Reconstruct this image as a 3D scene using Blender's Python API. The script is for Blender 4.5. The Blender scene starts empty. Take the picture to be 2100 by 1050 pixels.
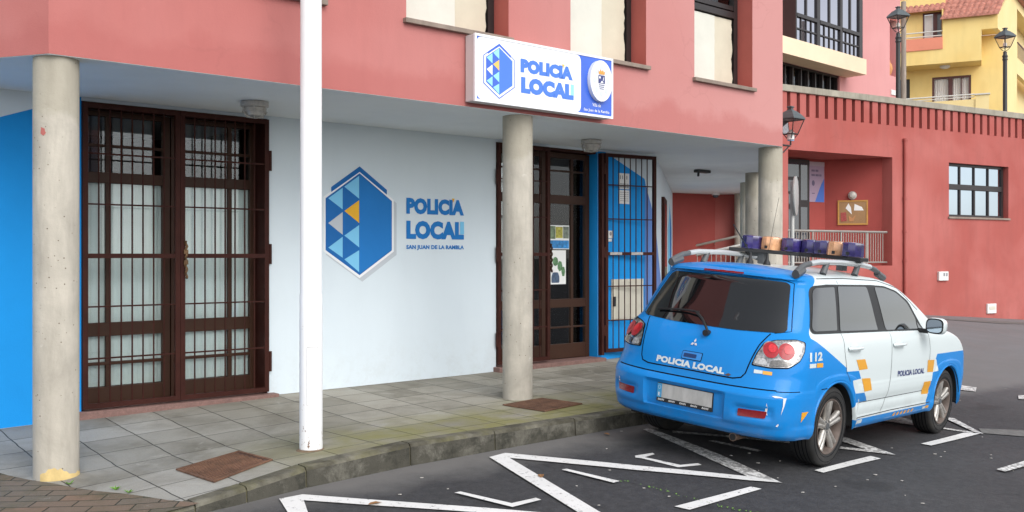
import bpy, bmesh, math, random
import numpy as np
from mathutils import Vector, Matrix, Euler
from mathutils.bvhtree import BVHTree
random.seed(7)
S=bpy.context.scene
# ---------------- camera, sky, sun, exposure ----------------
cam=bpy.data.objects.new('camera',bpy.data.cameras.new('camera'));S.collection.objects.link(cam)
cam.location=(0,0,1.6);cam.rotation_euler=(math.pi/2,0,0)
cam.data.sensor_width=36;cam.data.lens=36*2000/2100;cam.data.clip_start=.1;cam.data.clip_end=3000
S.camera=cam
SUN_EL,SUN_AZ=math.radians(40),math.radians(150)     # azimuth clockwise from +Y
w=bpy.data.worlds.new('World');S.world=w;w.use_nodes=True
nt=w.node_tree;nt.nodes.clear()
sky=nt.nodes.new('ShaderNodeTexSky');sky.sky_type='NISHITA';sky.sun_disc=False
sky.sun_elevation=SUN_EL;sky.sun_rotation=SUN_AZ;sky.air_density=1.0;sky.dust_density=1.2;sky.ozone_density=1.0
hs=nt.nodes.new('ShaderNodeHueSaturation');hs.inputs['Saturation'].default_value=.22
bg=nt.nodes.new('ShaderNodeBackground');bg.inputs['Strength'].default_value=.15
out=nt.nodes.new('ShaderNodeOutputWorld')
nt.links.new(sky.outputs[0],hs.inputs['Color']);nt.links.new(hs.outputs[0],bg.inputs['Color']);nt.links.new(bg.outputs[0],out.inputs[0])
sl=bpy.data.lights.new('sun','SUN');sl.energy=1.0;sl.angle=math.radians(45);sl.color=(1,.97,.92)
so=bpy.data.objects.new('sun',sl);S.collection.objects.link(so)
sd=Vector((math.sin(SUN_AZ)*math.cos(SUN_EL),math.cos(SUN_AZ)*math.cos(SUN_EL),math.sin(SUN_EL)))
so.rotation_euler=sd.to_track_quat('Z','Y').to_euler();so.location=(0,-20,40)
S.view_settings.view_transform='Standard';S.view_settings.look='None';S.view_settings.exposure=.82;S.view_settings.gamma=1
S.view_settings.use_curve_mapping=False
S.render.engine='CYCLES'
S.cycles.max_bounces=10;S.cycles.diffuse_bounces=8

# ---------------- materials ----------------
MATS={}
def nodes(name):
    m=bpy.data.materials.new(name);m.use_nodes=True;t=m.node_tree
    return m,t,t.nodes['Principled BSDF']
def N(t,k,**kw):
    n=t.nodes.new(k)
    for a,b in kw.items():
        if a.startswith('i_'): n.inputs[a[2:].replace('_',' ')].default_value=b
        else: setattr(n,a,b)
    return n
def mixc(t,fac,a,b,blend='MIX'):
    n=t.nodes.new('ShaderNodeMix');n.data_type='RGBA';n.blend_type=blend
    for sock,v in ((n.inputs[0],fac),(n.inputs[6],a),(n.inputs[7],b)):
        if hasattr(v,'is_linked') or hasattr(v,'links'): t.links.new(v,sock)
        else: sock.default_value=(*v,1) if isinstance(v,tuple) and len(v)==3 else v
    return n.outputs[2]
def ramp(t,src,stops):
    r=t.nodes.new('ShaderNodeValToRGB');e=r.color_ramp.elements
    while len(e)<len(stops): e.new(.5)
    for i,(p,c) in enumerate(stops):
        e[i].position=p;e[i].color=(c,c,c,1) if not isinstance(c,tuple) else (*c,1)
    t.links.new(src,r.inputs[0]);return r.outputs[0]
def noise(t,vec,scale,detail=4,rough=.55,dist=0):
    n=N(t,'ShaderNodeTexNoise',i_Scale=scale,i_Detail=detail,i_Roughness=rough,i_Distortion=dist)
    t.links.new(vec,n.inputs['Vector']);return n.outputs['Fac']
def objvec(t,scale=None):
    tc=N(t,'ShaderNodeTexCoord');v=tc.outputs['Object']
    if scale:
        mp=N(t,'ShaderNodeMapping');mp.inputs['Scale'].default_value=scale;t.links.new(v,mp.inputs[0]);v=mp.outputs[0]
    return v
def bump(t,b,h,strength,dist=.01):
    n=N(t,'ShaderNodeBump',i_Strength=strength,i_Distance=dist);t.links.new(h,n.inputs['Height']);t.links.new(n.outputs[0],b.inputs['Normal'])
def pm(name,col,rough=.6,var=.0,scale=2.0,fine=.0,fscale=60,bmp=0,metal=0,coat=0,spec=.5,dirt=None,dirt_amt=.5,dirt_scale=1.2,stretch=None,emit=None):
    if name in MATS: return MATS[name]
    m,t,b=nodes(name);b.inputs['Roughness'].default_value=rough;b.inputs['Metallic'].default_value=metal
    b.inputs['Coat Weight'].default_value=coat;b.inputs['Coat Roughness'].default_value=.05;b.inputs['Specular IOR Level'].default_value=spec
    v=objvec(t,stretch)
    c=None
    if var:
        f=ramp(t,noise(t,v,scale,5,.6),[(.3,0.),(.7,1.)])
        c=mixc(t,f,tuple(x*(1-var) for x in col),tuple(min(1,x*(1+var)) for x in col))
    if fine:
        f=noise(t,v,fscale,3,.6)
        base=c if c is not None else tuple(col)
        c=mixc(t,ramp(t,f,[(.35,0.),(.65,1.)]),mixc(t,1.0,base,(1-fine,)*3,'MULTIPLY'),base)
    if dirt:
        f=ramp(t,noise(t,v,dirt_scale,7,.7,.6),[(.52,0.),(.72,1.)])
        n=N(t,'ShaderNodeMath',operation='MULTIPLY');t.links.new(f,n.inputs[0]);n.inputs[1].default_value=dirt_amt
        c=mixc(t,n.outputs[0],c if c is not None else tuple(col),dirt)
    if c is None: b.inputs['Base Color'].default_value=(*col,1)
    else: t.links.new(c,b.inputs['Base Color'])
    if bmp: bump(t,b,noise(t,objvec(t),fscale,4,.6),bmp)
    if emit: b.inputs['Emission Color'].default_value=(*emit[0],1);b.inputs['Emission Strength'].default_value=emit[1]
    MATS[name]=m;return m
def glass(name,tint,rough=.02,ior=1.5,refl=1.0):
    if name in MATS: return MATS[name]
    m=bpy.data.materials.new(name);m.use_nodes=True;t=m.node_tree;t.nodes.clear()
    o=N(t,'ShaderNodeOutputMaterial');tr=N(t,'ShaderNodeBsdfTransparent');tr.inputs[0].default_value=(*tint,1)
    g=N(t,'ShaderNodeBsdfGlossy');g.inputs['Roughness'].default_value=rough;g.inputs['Color'].default_value=(.95,.97,1,1)
    fr=N(t,'ShaderNodeFresnel',i_IOR=ior);mu=N(t,'ShaderNodeMath',operation='MULTIPLY');mu.inputs[1].default_value=refl
    mx=N(t,'ShaderNodeMixShader');t.links.new(fr.outputs[0],mu.inputs[0]);t.links.new(mu.outputs[0],mx.inputs[0]);t.links.new(tr.outputs[0],mx.inputs[1]);t.links.new(g.outputs[0],mx.inputs[2])
    t.links.new(mx.outputs[0],o.inputs[0]);MATS[name]=m;return m

def wallpaint(name,col,patch,streak=.12,bmp=.18,pale=None,band=None,splash=None,bright_end=None,crack=.0):
    m,t,b=nodes(name);b.inputs['Roughness'].default_value=.82;b.inputs['Specular IOR Level'].default_value=.25
    v=objvec(t)
    big=noise(t,v,.55,3,.5,.4);f=ramp(t,big,[(.38,0.),(.62,1.)])
    c=mixc(t,f,col,patch)
    sv=objvec(t,(1.6,1.6,.35));s=ramp(t,noise(t,sv,2.2,6,.65),[(.45,0.),(.75,1.)])
    mm=N(t,'ShaderNodeMath',operation='MULTIPLY');t.links.new(s,mm.inputs[0]);mm.inputs[1].default_value=streak
    c=mixc(t,mm.outputs[0],c,tuple(x*.55 for x in col))
    if bright_end:  # brighter exposure towards one end, painted into the wall colour
        sx=N(t,'ShaderNodeSeparateXYZ');t.links.new(v,sx.inputs[0])
        q=N(t,'ShaderNodeMath',operation='MULTIPLY_ADD');t.links.new(noise(t,v,.8,4,.6),q.inputs[0]);q.inputs[1].default_value=3.;t.links.new(sx.outputs[0],q.inputs[2])
        mr=N(t,'ShaderNodeMapRange',i_From_Min=bright_end[0]+1.5,i_From_Max=bright_end[1]+1.5);t.links.new(q.outputs[0],mr.inputs['Value']);c=mixc(t,mr.outputs[0],c,bright_end[2])
    if band:
        sx=N(t,'ShaderNodeSeparateXYZ');t.links.new(v,sx.inputs[0])
        bl=N(t,'ShaderNodeTexVoronoi',i_Scale=1.1);bl.feature='F1';bl.distance='CHEBYCHEV';t.links.new(objvec(t,(1,.2,.6)),bl.inputs['Vector'])
        sc=N(t,'ShaderNodeSeparateColor');t.links.new(bl.outputs['Color'],sc.inputs[0])
        q=N(t,'ShaderNodeMath',operation='MULTIPLY_ADD');t.links.new(sc.outputs[0],q.inputs[0]);q.inputs[1].default_value=-.04;t.links.new(sx.outputs[2],q.inputs[2])
        q2=N(t,'ShaderNodeMath',operation='MULTIPLY_ADD');t.links.new(noise(t,v,1.3,6,.6),q2.inputs[0]);q2.inputs[1].default_value=-.75;t.links.new(q.outputs[0],q2.inputs[2])
        mr=N(t,'ShaderNodeMapRange',i_From_Min=band[0]-.20,i_From_Max=band[0]-.34);t.links.new(q2.outputs[0],mr.inputs['Value'])
        ml=N(t,'ShaderNodeMath',operation='MULTIPLY');t.links.new(mr.outputs[0],ml.inputs[0]);ml.inputs[1].default_value=.45;c=mixc(t,ml.outputs[0],c,band[1])
    if splash:
        sx=N(t,'ShaderNodeSeparateXYZ');t.links.new(v,sx.inputs[0]);mr=N(t,'ShaderNodeMapRange',i_From_Min=splash[0],i_From_Max=splash[1]);t.links.new(sx.outputs[2],mr.inputs['Value'])
        ml=N(t,'ShaderNodeMath',operation='MULTIPLY');t.links.new(mr.outputs[0],ml.inputs[0]);t.links.new(ramp(t,noise(t,v,6,7,.75),[(.45,0.),(.8,.4)]),ml.inputs[1]);c=mixc(t,ml.outputs[0],c,splash[2])
    fl=ramp(t,noise(t,v,9,8,.75),[(.66,0.),(.74,1.)])
    mm=N(t,'ShaderNodeMath',operation='MULTIPLY');t.links.new(fl,mm.inputs[0]);mm.inputs[1].default_value=.22
    c=mixc(t,mm.outputs[0],c,pale or tuple(min(1,x*1.35+.05) for x in col))
    ck=N(t,'ShaderNodeTexVoronoi',i_Scale=.9);ck.feature='DISTANCE_TO_EDGE';dn=N(t,'ShaderNodeTexNoise',i_Scale=2.5,i_Detail=6);t.links.new(v,dn.inputs['Vector'])
    dv=N(t,'ShaderNodeVectorMath',operation='MULTIPLY_ADD');t.links.new(dn.outputs['Color'],dv.inputs[0]);dv.inputs[1].default_value=(.6,.6,.6);t.links.new(v,dv.inputs[2]);t.links.new(dv.outputs[0],ck.inputs['Vector'])
    cm=N(t,'ShaderNodeMath',operation='MULTIPLY');t.links.new(ramp(t,ck.outputs['Distance'],[(.003,1.),(.012,0.)]),cm.inputs[0]);t.links.new(ramp(t,noise(t,v,.6,2,.5),[(.50,0.),(.58,crack)]),cm.inputs[1])
    c=mixc(t,cm.outputs[0],c,tuple(x*.45 for x in col))
    t.links.new(c,b.inputs['Base Color'])
    h=N(t,'ShaderNodeMath',operation='ADD');t.links.new(noise(t,v,90,4,.7),h.inputs[0]);t.links.new(noise(t,v,7,3,.6),h.inputs[1])
    bump(t,b,h.outputs[0],bmp,.012)
    MATS[name]=m;return m

M_red=wallpaint('salmon_render',(.50,.185,.17),(.455,.15,.135),band=(3.12,(.40,.115,.105)),streak=.2,crack=.10,bright_end=(2.5,8.5,(.54,.255,.24)))
M_red2=wallpaint('red_render',(.455,.142,.125),(.385,.098,.083),streak=.32,crack=.12,splash=(1.3,.1,(.25,.09,.07)))
M_reddk=pm('shaded_red_recess',(.40,.10,.08),.8,var=.1,bmp=.1)  # darker copy of the facade red, window reveal shade put into the colour
M_pink=wallpaint('pink_render',(.64,.31,.305),(.60,.275,.27),streak=.1)
M_yel=wallpaint('yellow_render',(.85,.64,.26),(.81,.58,.215),streak=.18)
M_yell=wallpaint('pale_yellow_render',(.82,.66,.34),(.80,.62,.30),streak=.1)
M_org=pm('orange_render',(.72,.25,.16),.8,var=.06,bmp=.08)
M_white=wallpaint('white_render',(.665,.74,.785),(.635,.71,.76),streak=.06,bmp=.16,pale=(.80,.85,.88),splash=(.75,.2,(.42,.42,.38)))
M_soff=wallpaint('soffit_render',(.84,.875,.88),(.76,.80,.81),streak=.06,bmp=.2,pale=(.62,.66,.70))
M_blue=pm('blue_wall_paint',(.008,.28,.72),.7,var=.05,scale=1.5,bmp=.12,fscale=80,spec=.25)
M_mblue=pm('mural_blue',(.016,.175,.50),.7,var=.05,bmp=.1,fscale=90,spec=.25)
M_mblue2=pm('mural_dark_blue',(.014,.135,.41),.7,var=.06,bmp=.1,fscale=90,spec=.25)
M_mlight=pm('mural_light_blue',(.20,.54,.80),.7,var=.05,bmp=.1,fscale=90,spec=.25)
M_mgold=pm('mural_gold',(.78,.42,.035),.7,var=.04,bmp=.1,fscale=90,spec=.25)
M_mwhite=pm('mural_white',(.80,.82,.84),.7,var=.03,spec=.25)
M_mgrey=pm('mural_grey',(.50,.54,.58),.7,var=.04,spec=.25)
M_lav=pm('mural_lavender',(.13,.24,.56),.7,var=.05,spec=.25)

def concrete(name,col,pits=True):
    m,t,b=nodes(name);b.inputs['Roughness'].default_value=.9;b.inputs['Specular IOR Level'].default_value=.2
    v=objvec(t)
    c=mixc(t,ramp(t,noise(t,v,1.7,6,.65,.5),[(.3,0.),(.7,1.)]),tuple(x*.74 for x in col),tuple(min(1,x*1.12) for x in col))
    c=mixc(t,ramp(t,noise(t,objvec(t,(3,3,.6)),3,5,.6),[(.45,0.),(.8,.65)]),c,tuple(x*.5 for x in col))
    c=mixc(t,ramp(t,noise(t,v,6,7,.75),[(.66,0.),(.70,.6)]),c,(.62,.60,.55))
    if pits:
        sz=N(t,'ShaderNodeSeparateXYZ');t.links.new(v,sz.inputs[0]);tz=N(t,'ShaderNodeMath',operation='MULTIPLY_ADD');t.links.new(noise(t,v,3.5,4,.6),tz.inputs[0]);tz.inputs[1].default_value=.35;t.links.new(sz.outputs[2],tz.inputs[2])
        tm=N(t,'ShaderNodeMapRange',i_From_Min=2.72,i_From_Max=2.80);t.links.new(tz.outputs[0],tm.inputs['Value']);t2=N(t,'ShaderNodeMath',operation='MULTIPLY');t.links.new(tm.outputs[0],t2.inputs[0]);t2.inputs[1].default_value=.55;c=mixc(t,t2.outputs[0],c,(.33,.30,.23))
        p=N(t,'ShaderNodeTexVoronoi',i_Scale=21);t.links.new(v,p.inputs['Vector'])
        hole=ramp(t,p.outputs['Distance'],[(.08,1.),(.13,0.)])
        gate=ramp(t,noise(t,v,3.3,2,.5),[(.47,0.),(.55,1.)])
        mm=N(t,'ShaderNodeMath',operation='MULTIPLY');t.links.new(hole,mm.inputs[0]);t.links.new(gate,mm.inputs[1])
        c=mixc(t,mm.outputs[0],c,(.16,.13,.10))
        h=N(t,'ShaderNodeMath',operation='SUBTRACT');t.links.new(noise(t,v,40,4,.7),h.inputs[0]);t.links.new(mm.outputs[0],h.inputs[1])
        bump(t,b,h.outputs[0],.35,.01)
    t.links.new(c,b.inputs['Base Color']);MATS[name]=m;return m
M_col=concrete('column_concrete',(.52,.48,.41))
M_cop=concrete('coping_stone',(.36,.33,.27),False)

M_brown=pm('brown_steel',(.048,.014,.010),.6,var=.25,scale=5,fine=.2,fscale=120,bmp=.05,spec=.15)
M_brown2=pm('brown_aluminium',(.045,.019,.010),.5,var=.12,spec=.25)
M_dkframe=pm('dark_window_frame',(.022,.017,.017),.4,var=.2)
M_paper=pm('cream_paper',(.66,.655,.58),.85,var=.05,scale=3,bmp=.3,fscale=9)
M_paperd=pm('yellowed_paper',(.60,.55,.43),.85,var=.06,scale=3,bmp=.3,fscale=9)
M_sill=concrete('sill_stone',(.30,.24,.20),False)
M_thr=pm('granite_threshold',(.24,.135,.115),.7,var=.2,scale=30,fine=.3,fscale=160)
M_blind=pm('pale_blind',(.68,.745,.75),.8,var=.06,scale=2,stretch=(6,6,.5))
M_dark=pm('dark_room',(.035,.033,.03),.9)
M_glass=glass('door_glass',(.94,.96,.95),.01,1.5,1.0)
M_glassr=glass('window_glass',(.35,.38,.40),.02,1.6,1.6)
M_skyglass=pm('sky_reflecting_glass',(.05,.06,.075),.03,spec=1.0,metal=0)
M_mirrorglass=pm('mirror_tinted_glass',(.42,.42,.47),.06,metal=1.0,var=.05,scale=.5)
M_blueglass=pm('coated_window_glass',(.42,.49,.56),.05,metal=1.0,var=.04,scale=.7)
M_polew=pm('white_pole_paint',(.80,.80,.81),.35,fine=.0,dirt=(.22,.11,.05),dirt_amt=.0,spec=.5)
M_rust=pm('rusty_iron',(.17,.085,.05),.85,var=.4,scale=6,fine=.3,fscale=80,bmp=.3)
M_black=pm('black_iron',(.022,.023,.024),.45,var=.2)
M_lampglass=glass('lantern_glass',(.90,.86,.84),.2,1.3,1.0)
M_frost=pm('ribbed_lamp_glass',(.50,.48,.44),.3,var=.2,scale=14)
M_lampbody=pm('grey_lamp_casting',(.45,.43,.40),.6,var=.15,fine=.2)
M_whitebox=pm('white_plastic',(.72,.71,.69),.5,var=.05)
M_cream=pm('cream_metal',(.60,.57,.48),.5,var=.08,dirt=(.3,.24,.16),dirt_amt=.3)
M_steel=pm('galvanised_tube',(.36,.34,.31),.45,metal=.5,var=.15)
M_beige=pm('beige_slab',(.55,.42,.27),.8,var=.1)
M_cork=pm('cork',(.42,.25,.12),.9,var=.12,fine=.4,fscale=160)
M_pine=pm('pine_frame',(.52,.27,.06),.5,var=.15,stretch=(1,1,6))
M_sheet=pm('white_sheet',(.80,.80,.78),.7)
M_wood=pm('weathered_post',(.30,.25,.21),.9,var=.35,scale=4,stretch=(4,4,.5),bmp=.3)
M_tile=pm('roof_tile',(.47,.19,.14),.85,var=.4,scale=7,fine=.25,fscale=30,bmp=.2)
M_terr=pm('terracotta',(.62,.28,.11),.8,var=.15)
M_curt=pm('white_curtain',(.78,.76,.74),.9,var=.04)
M_signw=pm('sign_white',(.84,.85,.87),.25,spec=.5)
M_signc=pm('sign_case',(.62,.58,.57),.5,var=.05)
M_signb=pm('sign_blue',(.045,.13,.60),.25)
M_signb2=pm('sign_letter_blue',(.06,.19,.68),.25)
M_signc2=pm('sign_cyan',(.30,.70,.80),.25)
M_signy=pm('sign_yellow',(.85,.52,.12),.25)
M_signg=pm('sign_silver',(.62,.66,.76),.3)
M_leaf=pm('fallen_leaf',(.26,.13,.05),.8,var=.3)
M_weed=pm('weed_green',(.17,.36,.05),.7,var=.3)
M_chip=pm('pale_chips',(.42,.40,.37),.9,var=.3)

# ---------------- mesh builder ----------------
class MB:
    """Collects faces; with flip the input is (along facade, out to the street, up)."""
    def __init__(s,org=(0,0,0),flip=True): s.V=[];s.F=[];s.I=[];s.o=org;s.fl=flip
    def v(s,p):
        a,b,c=p[0]-s.o[0],p[1]-s.o[1],p[2]-s.o[2];s.V.append((a,-b,c) if s.fl else (a,b,c));return len(s.V)-1
    def face(s,pts,m=0): s.F.append([s.v(p) for p in pts]);s.I.append(m)
    def fi(s,idx,m=0): s.F.append(list(idx));s.I.append(m)
    def box(s,a0,a1,b0,b1,c0,c1,m=0):
        i=[s.v(p) for p in ((a0,b0,c0),(a1,b0,c0),(a1,b1,c0),(a0,b1,c0),(a0,b0,c1),(a1,b0,c1),(a1,b1,c1),(a0,b1,c1))]
        for f in ((0,1,2,3),(4,5,6,7),(0,1,5,4),(1,2,6,5),(2,3,7,6),(3,0,4,7)): s.fi([i[k] for k in f],m)
    def extrude(s,poly,vec,m=0):
        a=[s.v(p) for p in poly];b=[s.v((p[0]+vec[0],p[1]+vec[1],p[2]+vec[2])) for p in poly];n=len(poly)
        s.fi(a,m);s.fi(b[::-1],m)
        for k in range(n): s.fi([a[k],a[(k+1)%n],b[(k+1)%n],b[k]],m)
    def plate(s,poly,n0,n1,m=0): s.extrude([(p[0],n0,p[1]) for p in poly],(0,n1-n0,0),m)
    def slab(s,poly,z0,z1,m=0): s.extrude([(p[0],p[1],z0) for p in poly],(0,0,z1-z0),m)
    def tube(s,path,r,seg=8,m=0,cap=True,r1=None):
        path=[Vector(p) for p in path];rings=[];n=len(path)
        up=Vector((0,0,1))
        for k,p in enumerate(path):
            d=(path[min(k+1,n-1)]-path[max(k-1,0)]).normalized()
            a=d.cross(up if abs(d.z)<.9 else Vector((1,0,0))).normalized();b=d.cross(a)
            rr=r if r1 is None else r+(r1-r)*k/max(1,n-1)
            rings.append([s.v(p+a*(math.cos(t)*rr)+b*(math.sin(t)*rr)) for t in [2*math.pi*j/seg for j in range(seg)]])
        for k in range(n-1):
            for j in range(seg): s.fi([rings[k][j],rings[k][(j+1)%seg],rings[k+1][(j+1)%seg],rings[k+1][j]],m)
        if cap: s.fi(rings[0][::-1],m);s.fi(rings[-1],m)
    def lathe(s,prof,c=(0,0,0),axis='z',seg=24,m=0,cap=True,a0=0.,a1=2*math.pi):
        full=abs(a1-a0-2*math.pi)<1e-6;n=seg if full else seg+1;rings=[]
        for r,h in prof:
            row=[]
            for j in range(n):
                t=a0+(a1-a0)*j/seg;x,y=math.cos(t)*r,math.sin(t)*r
                p=(c[0]+x,c[1]+y,c[2]+h) if axis=='z' else ((c[0]+x,c[1]+h,c[2]+y) if axis=='y' else (c[0]+h,c[1]+x,c[2]+y))
                row.append(s.v(p))
            rings.append(row)
        for k in range(len(prof)-1):
            for j in range(seg): s.fi([rings[k][j],rings[k][(j+1)%n],rings[k+1][(j+1)%n],rings[k+1][j]],m)
        if cap and full:
            if prof[0][0]>1e-4: s.fi(rings[0][::-1],m)
            if prof[-1][0]>1e-4: s.fi(rings[-1],m)
    def wall(s,a0,a1,c0,c1,b0,b1,holes,m=0,mr=None):
        """wall between n=b0 (back) and n=b1 (front) with rectangular holes (a0,a1,c0,c1)"""
        mr=m if mr is None else mr
        A=sorted({a0,a1,*[h[i] for h in holes for i in(0,1)]});C=sorted({c0,c1,*[h[i] for h in holes for i in(2,3)]})
        A=[a for a in A if a0-1e-9<=a<=a1+1e-9];C=[c for c in C if c0-1e-9<=c<=c1+1e-9]
        def solid(i,j):
            if not(0<=i<len(A)-1 and 0<=j<len(C)-1): return False
            x,z=(A[i]+A[i+1])/2,(C[j]+C[j+1])/2
            return not any(h[0]<x<h[1] and h[2]<z<h[3] for h in holes)
        for i in range(len(A)-1):
            for j in range(len(C)-1):
                if not solid(i,j): continue
                p,q,r,t=A[i],A[i+1],C[j],C[j+1]
                for b in (b0,b1): s.face([(p,b,r),(q,b,r),(q,b,t),(p,b,t)],m)
                for (di,dj,e) in ((-1,0,((p,r),(p,t))),(1,0,((q,r),(q,t))),(0,-1,((p,r),(q,r))),(0,1,((p,t),(q,t)))):
                    if not solid(i+di,j+dj):
                        outer=not(0<=i+di<len(A)-1 and 0<=j+dj<len(C)-1)
                        s.face([(e[0][0],b0,e[0][1]),(e[1][0],b0,e[1][1]),(e[1][0],b1,e[1][1]),(e[0][0],b1,e[0][1])],m if outer else mr)
    def build(s,name,mats,parent=None,smooth=False,bevel=0,merge=True,sharp=40):
        me=bpy.data.meshes.new(name);me.from_pydata([tuple(map(float,v)) for v in s.V],[],s.F)
        if not isinstance(mats,(list,tuple)): mats=[mats]
        for m in mats: me.materials.append(m)
        me.polygons.foreach_set('material_index',s.I)
        bm=bmesh.new();bm.from_mesh(me)
        if merge: bmesh.ops.remove_doubles(bm,verts=bm.verts,dist=1e-5)
        bmesh.ops.recalc_face_normals(bm,faces=bm.faces)
        bm.to_mesh(me);bm.free()
        if smooth:
            me.polygons.foreach_set('use_smooth',[True]*len(me.polygons))
            me.set_sharp_from_angle(angle=math.radians(sharp))
        o=bpy.data.objects.new(name,me);S.collection.objects.link(o)
        if parent: o.parent=parent
        if bevel:
            b=o.modifiers.new('bevel','BEVEL');b.width=bevel;b.segments=2;b.limit_method='ANGLE';b.angle_limit=math.radians(35)
        return o
def thing(name,label,cat,loc=(0,0,0),rz=0,group=None):
    o=bpy.data.objects.new(name,None);S.collection.objects.link(o);o.empty_display_size=.1
    o.location=loc;o.rotation_euler=(0,0,rz);o['label']=label;o['category']=cat
    if group:o['group']=group
    return o
def tag(o,label,cat,group=None):
    o['label']=label;o['category']=cat
    if group:o['group']=group
    return o
def struct(o): o['kind']='structure';return o
class Frame:
    def __init__(s,O,dx,dy):
        m=math.hypot(dx,dy);s.O=np.array(O);s.u=np.array([dx/m,dy/m]);s.n=np.array([s.u[1],-s.u[0]]);s.rz=math.atan2(dy,dx)
    def xy(s,u,n): return s.O+s.u*u+s.n*n
    def at(s,u,n,z): p=s.xy(u,n);return (float(p[0]),float(p[1]),z)
    def root(s,name,label,cat,u=0,n=0,z=0,group=None): return thing(name,label,cat,s.at(u,n,z),s.rz,group)
    def un(s,x,y): d=np.array([x,y])-s.O;return float(d@s.u),float(d@s.n)
FB=Frame((-3.23,6.93),math.sin(math.radians(49.3)),math.cos(math.radians(49.3)))
FA=Frame((5.977,21.5),math.sin(math.radians(59.7)),math.cos(math.radians(59.7)))
FP=Frame((9.8145,27),math.sin(math.radians(46.7)),math.cos(math.radians(46.7)))
FY=Frame((18.924,38),.9,-.436)
FS=Frame((0,0),math.sin(math.radians(11)),math.cos(math.radians(11)))

# flat lettering as 2-D triangles
def text2d(body,w,h,bold=.0,shear=0):
    c=bpy.data.curves.new('lettering','FONT');c.body=body;c.offset=bold;c.shear=shear;c.resolution_u=3;c.space_character=1.05
    o=bpy.data.objects.new('lettering',c);S.collection.objects.link(o)
    dg=bpy.context.evaluated_depsgraph_get();dg.update();me=o.evaluated_get(dg).to_mesh()
    V=np.array([v.co[:2] for v in me.vertices]);F=[list(p.vertices) for p in me.polygons]
    o.evaluated_get(dg).to_mesh_clear();bpy.data.objects.remove(o);bpy.data.curves.remove(c)
    V=(V-V.min(0))/(V.max(0)-V.min(0))*np.array([w,h]);return V,F
def wall_text(mb,body,u,z,w,h,n,m=0,bold=.02):
    V,F=text2d(body,w,h,bold);idx=[mb.v((u+a,n,z+b)) for a,b in V]
    for f in F: mb.fi([idx[k] for k in f],m)
def rounded(poly,r,k=5):
    out=[];n=len(poly)
    for i in range(n):
        p=Vector(poly[i]);a=Vector(poly[i-1])-p;b=Vector(poly[(i+1)%n])-p
        ri=r[i] if isinstance(r,(list,tuple)) else r
        q=min(ri,a.length*.45,b.length*.45)
        if q<1e-4: out.append(tuple(p));continue
        A=p+a.normalized()*q;B=p+b.normalized()*q
        for j in range(k+1):
            t=j/k;out.append(tuple(A*(1-t)**2+p*2*t*(1-t)+B*t*t))
    return out
def circ(cx,cy,rx,ry=None,k=20): ry=ry or rx;return [(cx+rx*math.cos(2*math.pi*i/k),cy+ry*math.sin(2*math.pi*i/k)) for i in range(k)]
# ---------------- terrain ----------------
def L1(x,T): return float(np.interp(x,[t[0] for t in T],[t[1] for t in T]))
WL=[(-8,.02),(-3,.10),(0,.157),(2.5,.206),(5,.214),(9,.25),(30,.3)]
CL=[(-8,-.1),(-3,-.02),(0,.03),(1.5,.105),(3,.15),(4.36,.175),(9,.2),(30,.25)]
KL=[(-8,-.12),(-1,-.03),(0,.0),(.6,.055),(1.3,.115),(2.27,.148),(4.8,.148),(9,.10),(30,.1)]
NK=[(-8,1.45),(.35,1.42),(.7,1.36),(1.34,1.215),(2.2,1.13),(30,1.13)]
def pave(u,n):
    nk=L1(u,NK)
    if n<=0:
        t=min(1,-n/1.62);return L1(u,CL)*(1-t)+L1(u,WL)*t
    t=min(1.15,n/nk);return L1(u,CL)*(1-t)+L1(u,KL)*t
bxy=lambda u,n: tuple(float(a) for a in FB.xy(u,n))
RP=np.array([(*bxy(-6,1.45),-.16),(*bxy(-1,1.45),-.06),(*bxy(.4,1.45),-.03),(-1.42,6.86,-.03),(-.8,7.52,-.022),(1.18,9.28,-.005),(2.523,8.128,-.129),(4.298,10.06,-.21),(1.425,9.142,-.01),(3.199,11.074,-.091),
 (0,6,-.13),(0,0,-.42),(3.5,6.6,-.27),(6.5,8,-.40),(8.5,13,-.38),(9.86,23.77,.174),(13.6,25.97,-.088),(6.2,21.6,.30),(5.2,15,-.08),(-6,0,-.3),(8,0,-.6),(4.6,12.4,-.12),(16,16,-.5)])
def _k(r2): return np.where(r2>0,.5*r2*np.log(np.maximum(r2,1e-12)),0)
_n=len(RP);_d=RP[:,None,:2]-RP[None,:,:2];_Q=np.hstack([np.ones((_n,1)),RP[:,:2]])
_w=np.linalg.solve(np.block([[_k((_d**2).sum(-1))+np.eye(_n)*.15,_Q],[_Q.T,np.zeros((3,3))]]),np.concatenate([RP[:,2],np.zeros(3)]))
def road(x,y):
    r2=(RP[:,0]-x)**2+(RP[:,1]-y)**2
    z=float(_k(r2)@_w[:_n]+_w[_n]+_w[_n+1]*x+_w[_n+2]*y)
    d=math.hypot(x-3,y-12);t=min(1,max(0,(d-15)/20));t=t*t*(3-2*t)
    return z*(1-t)-.3*t
def grid_lines(lo,hi,fine_lo,fine_hi,step,must=()):
    L=set(must);x=fine_lo
    while x<=fine_hi+1e-6: L.add(round(x,3));x+=step
    s=step;x=fine_hi
    while x<hi: s*=1.35;x=min(hi,x+s);L.add(round(x,3))
    s=step;x=fine_lo
    while x>lo: s*=1.35;x=max(lo,x-s);L.add(round(x,3))
    return sorted(L)

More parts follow.
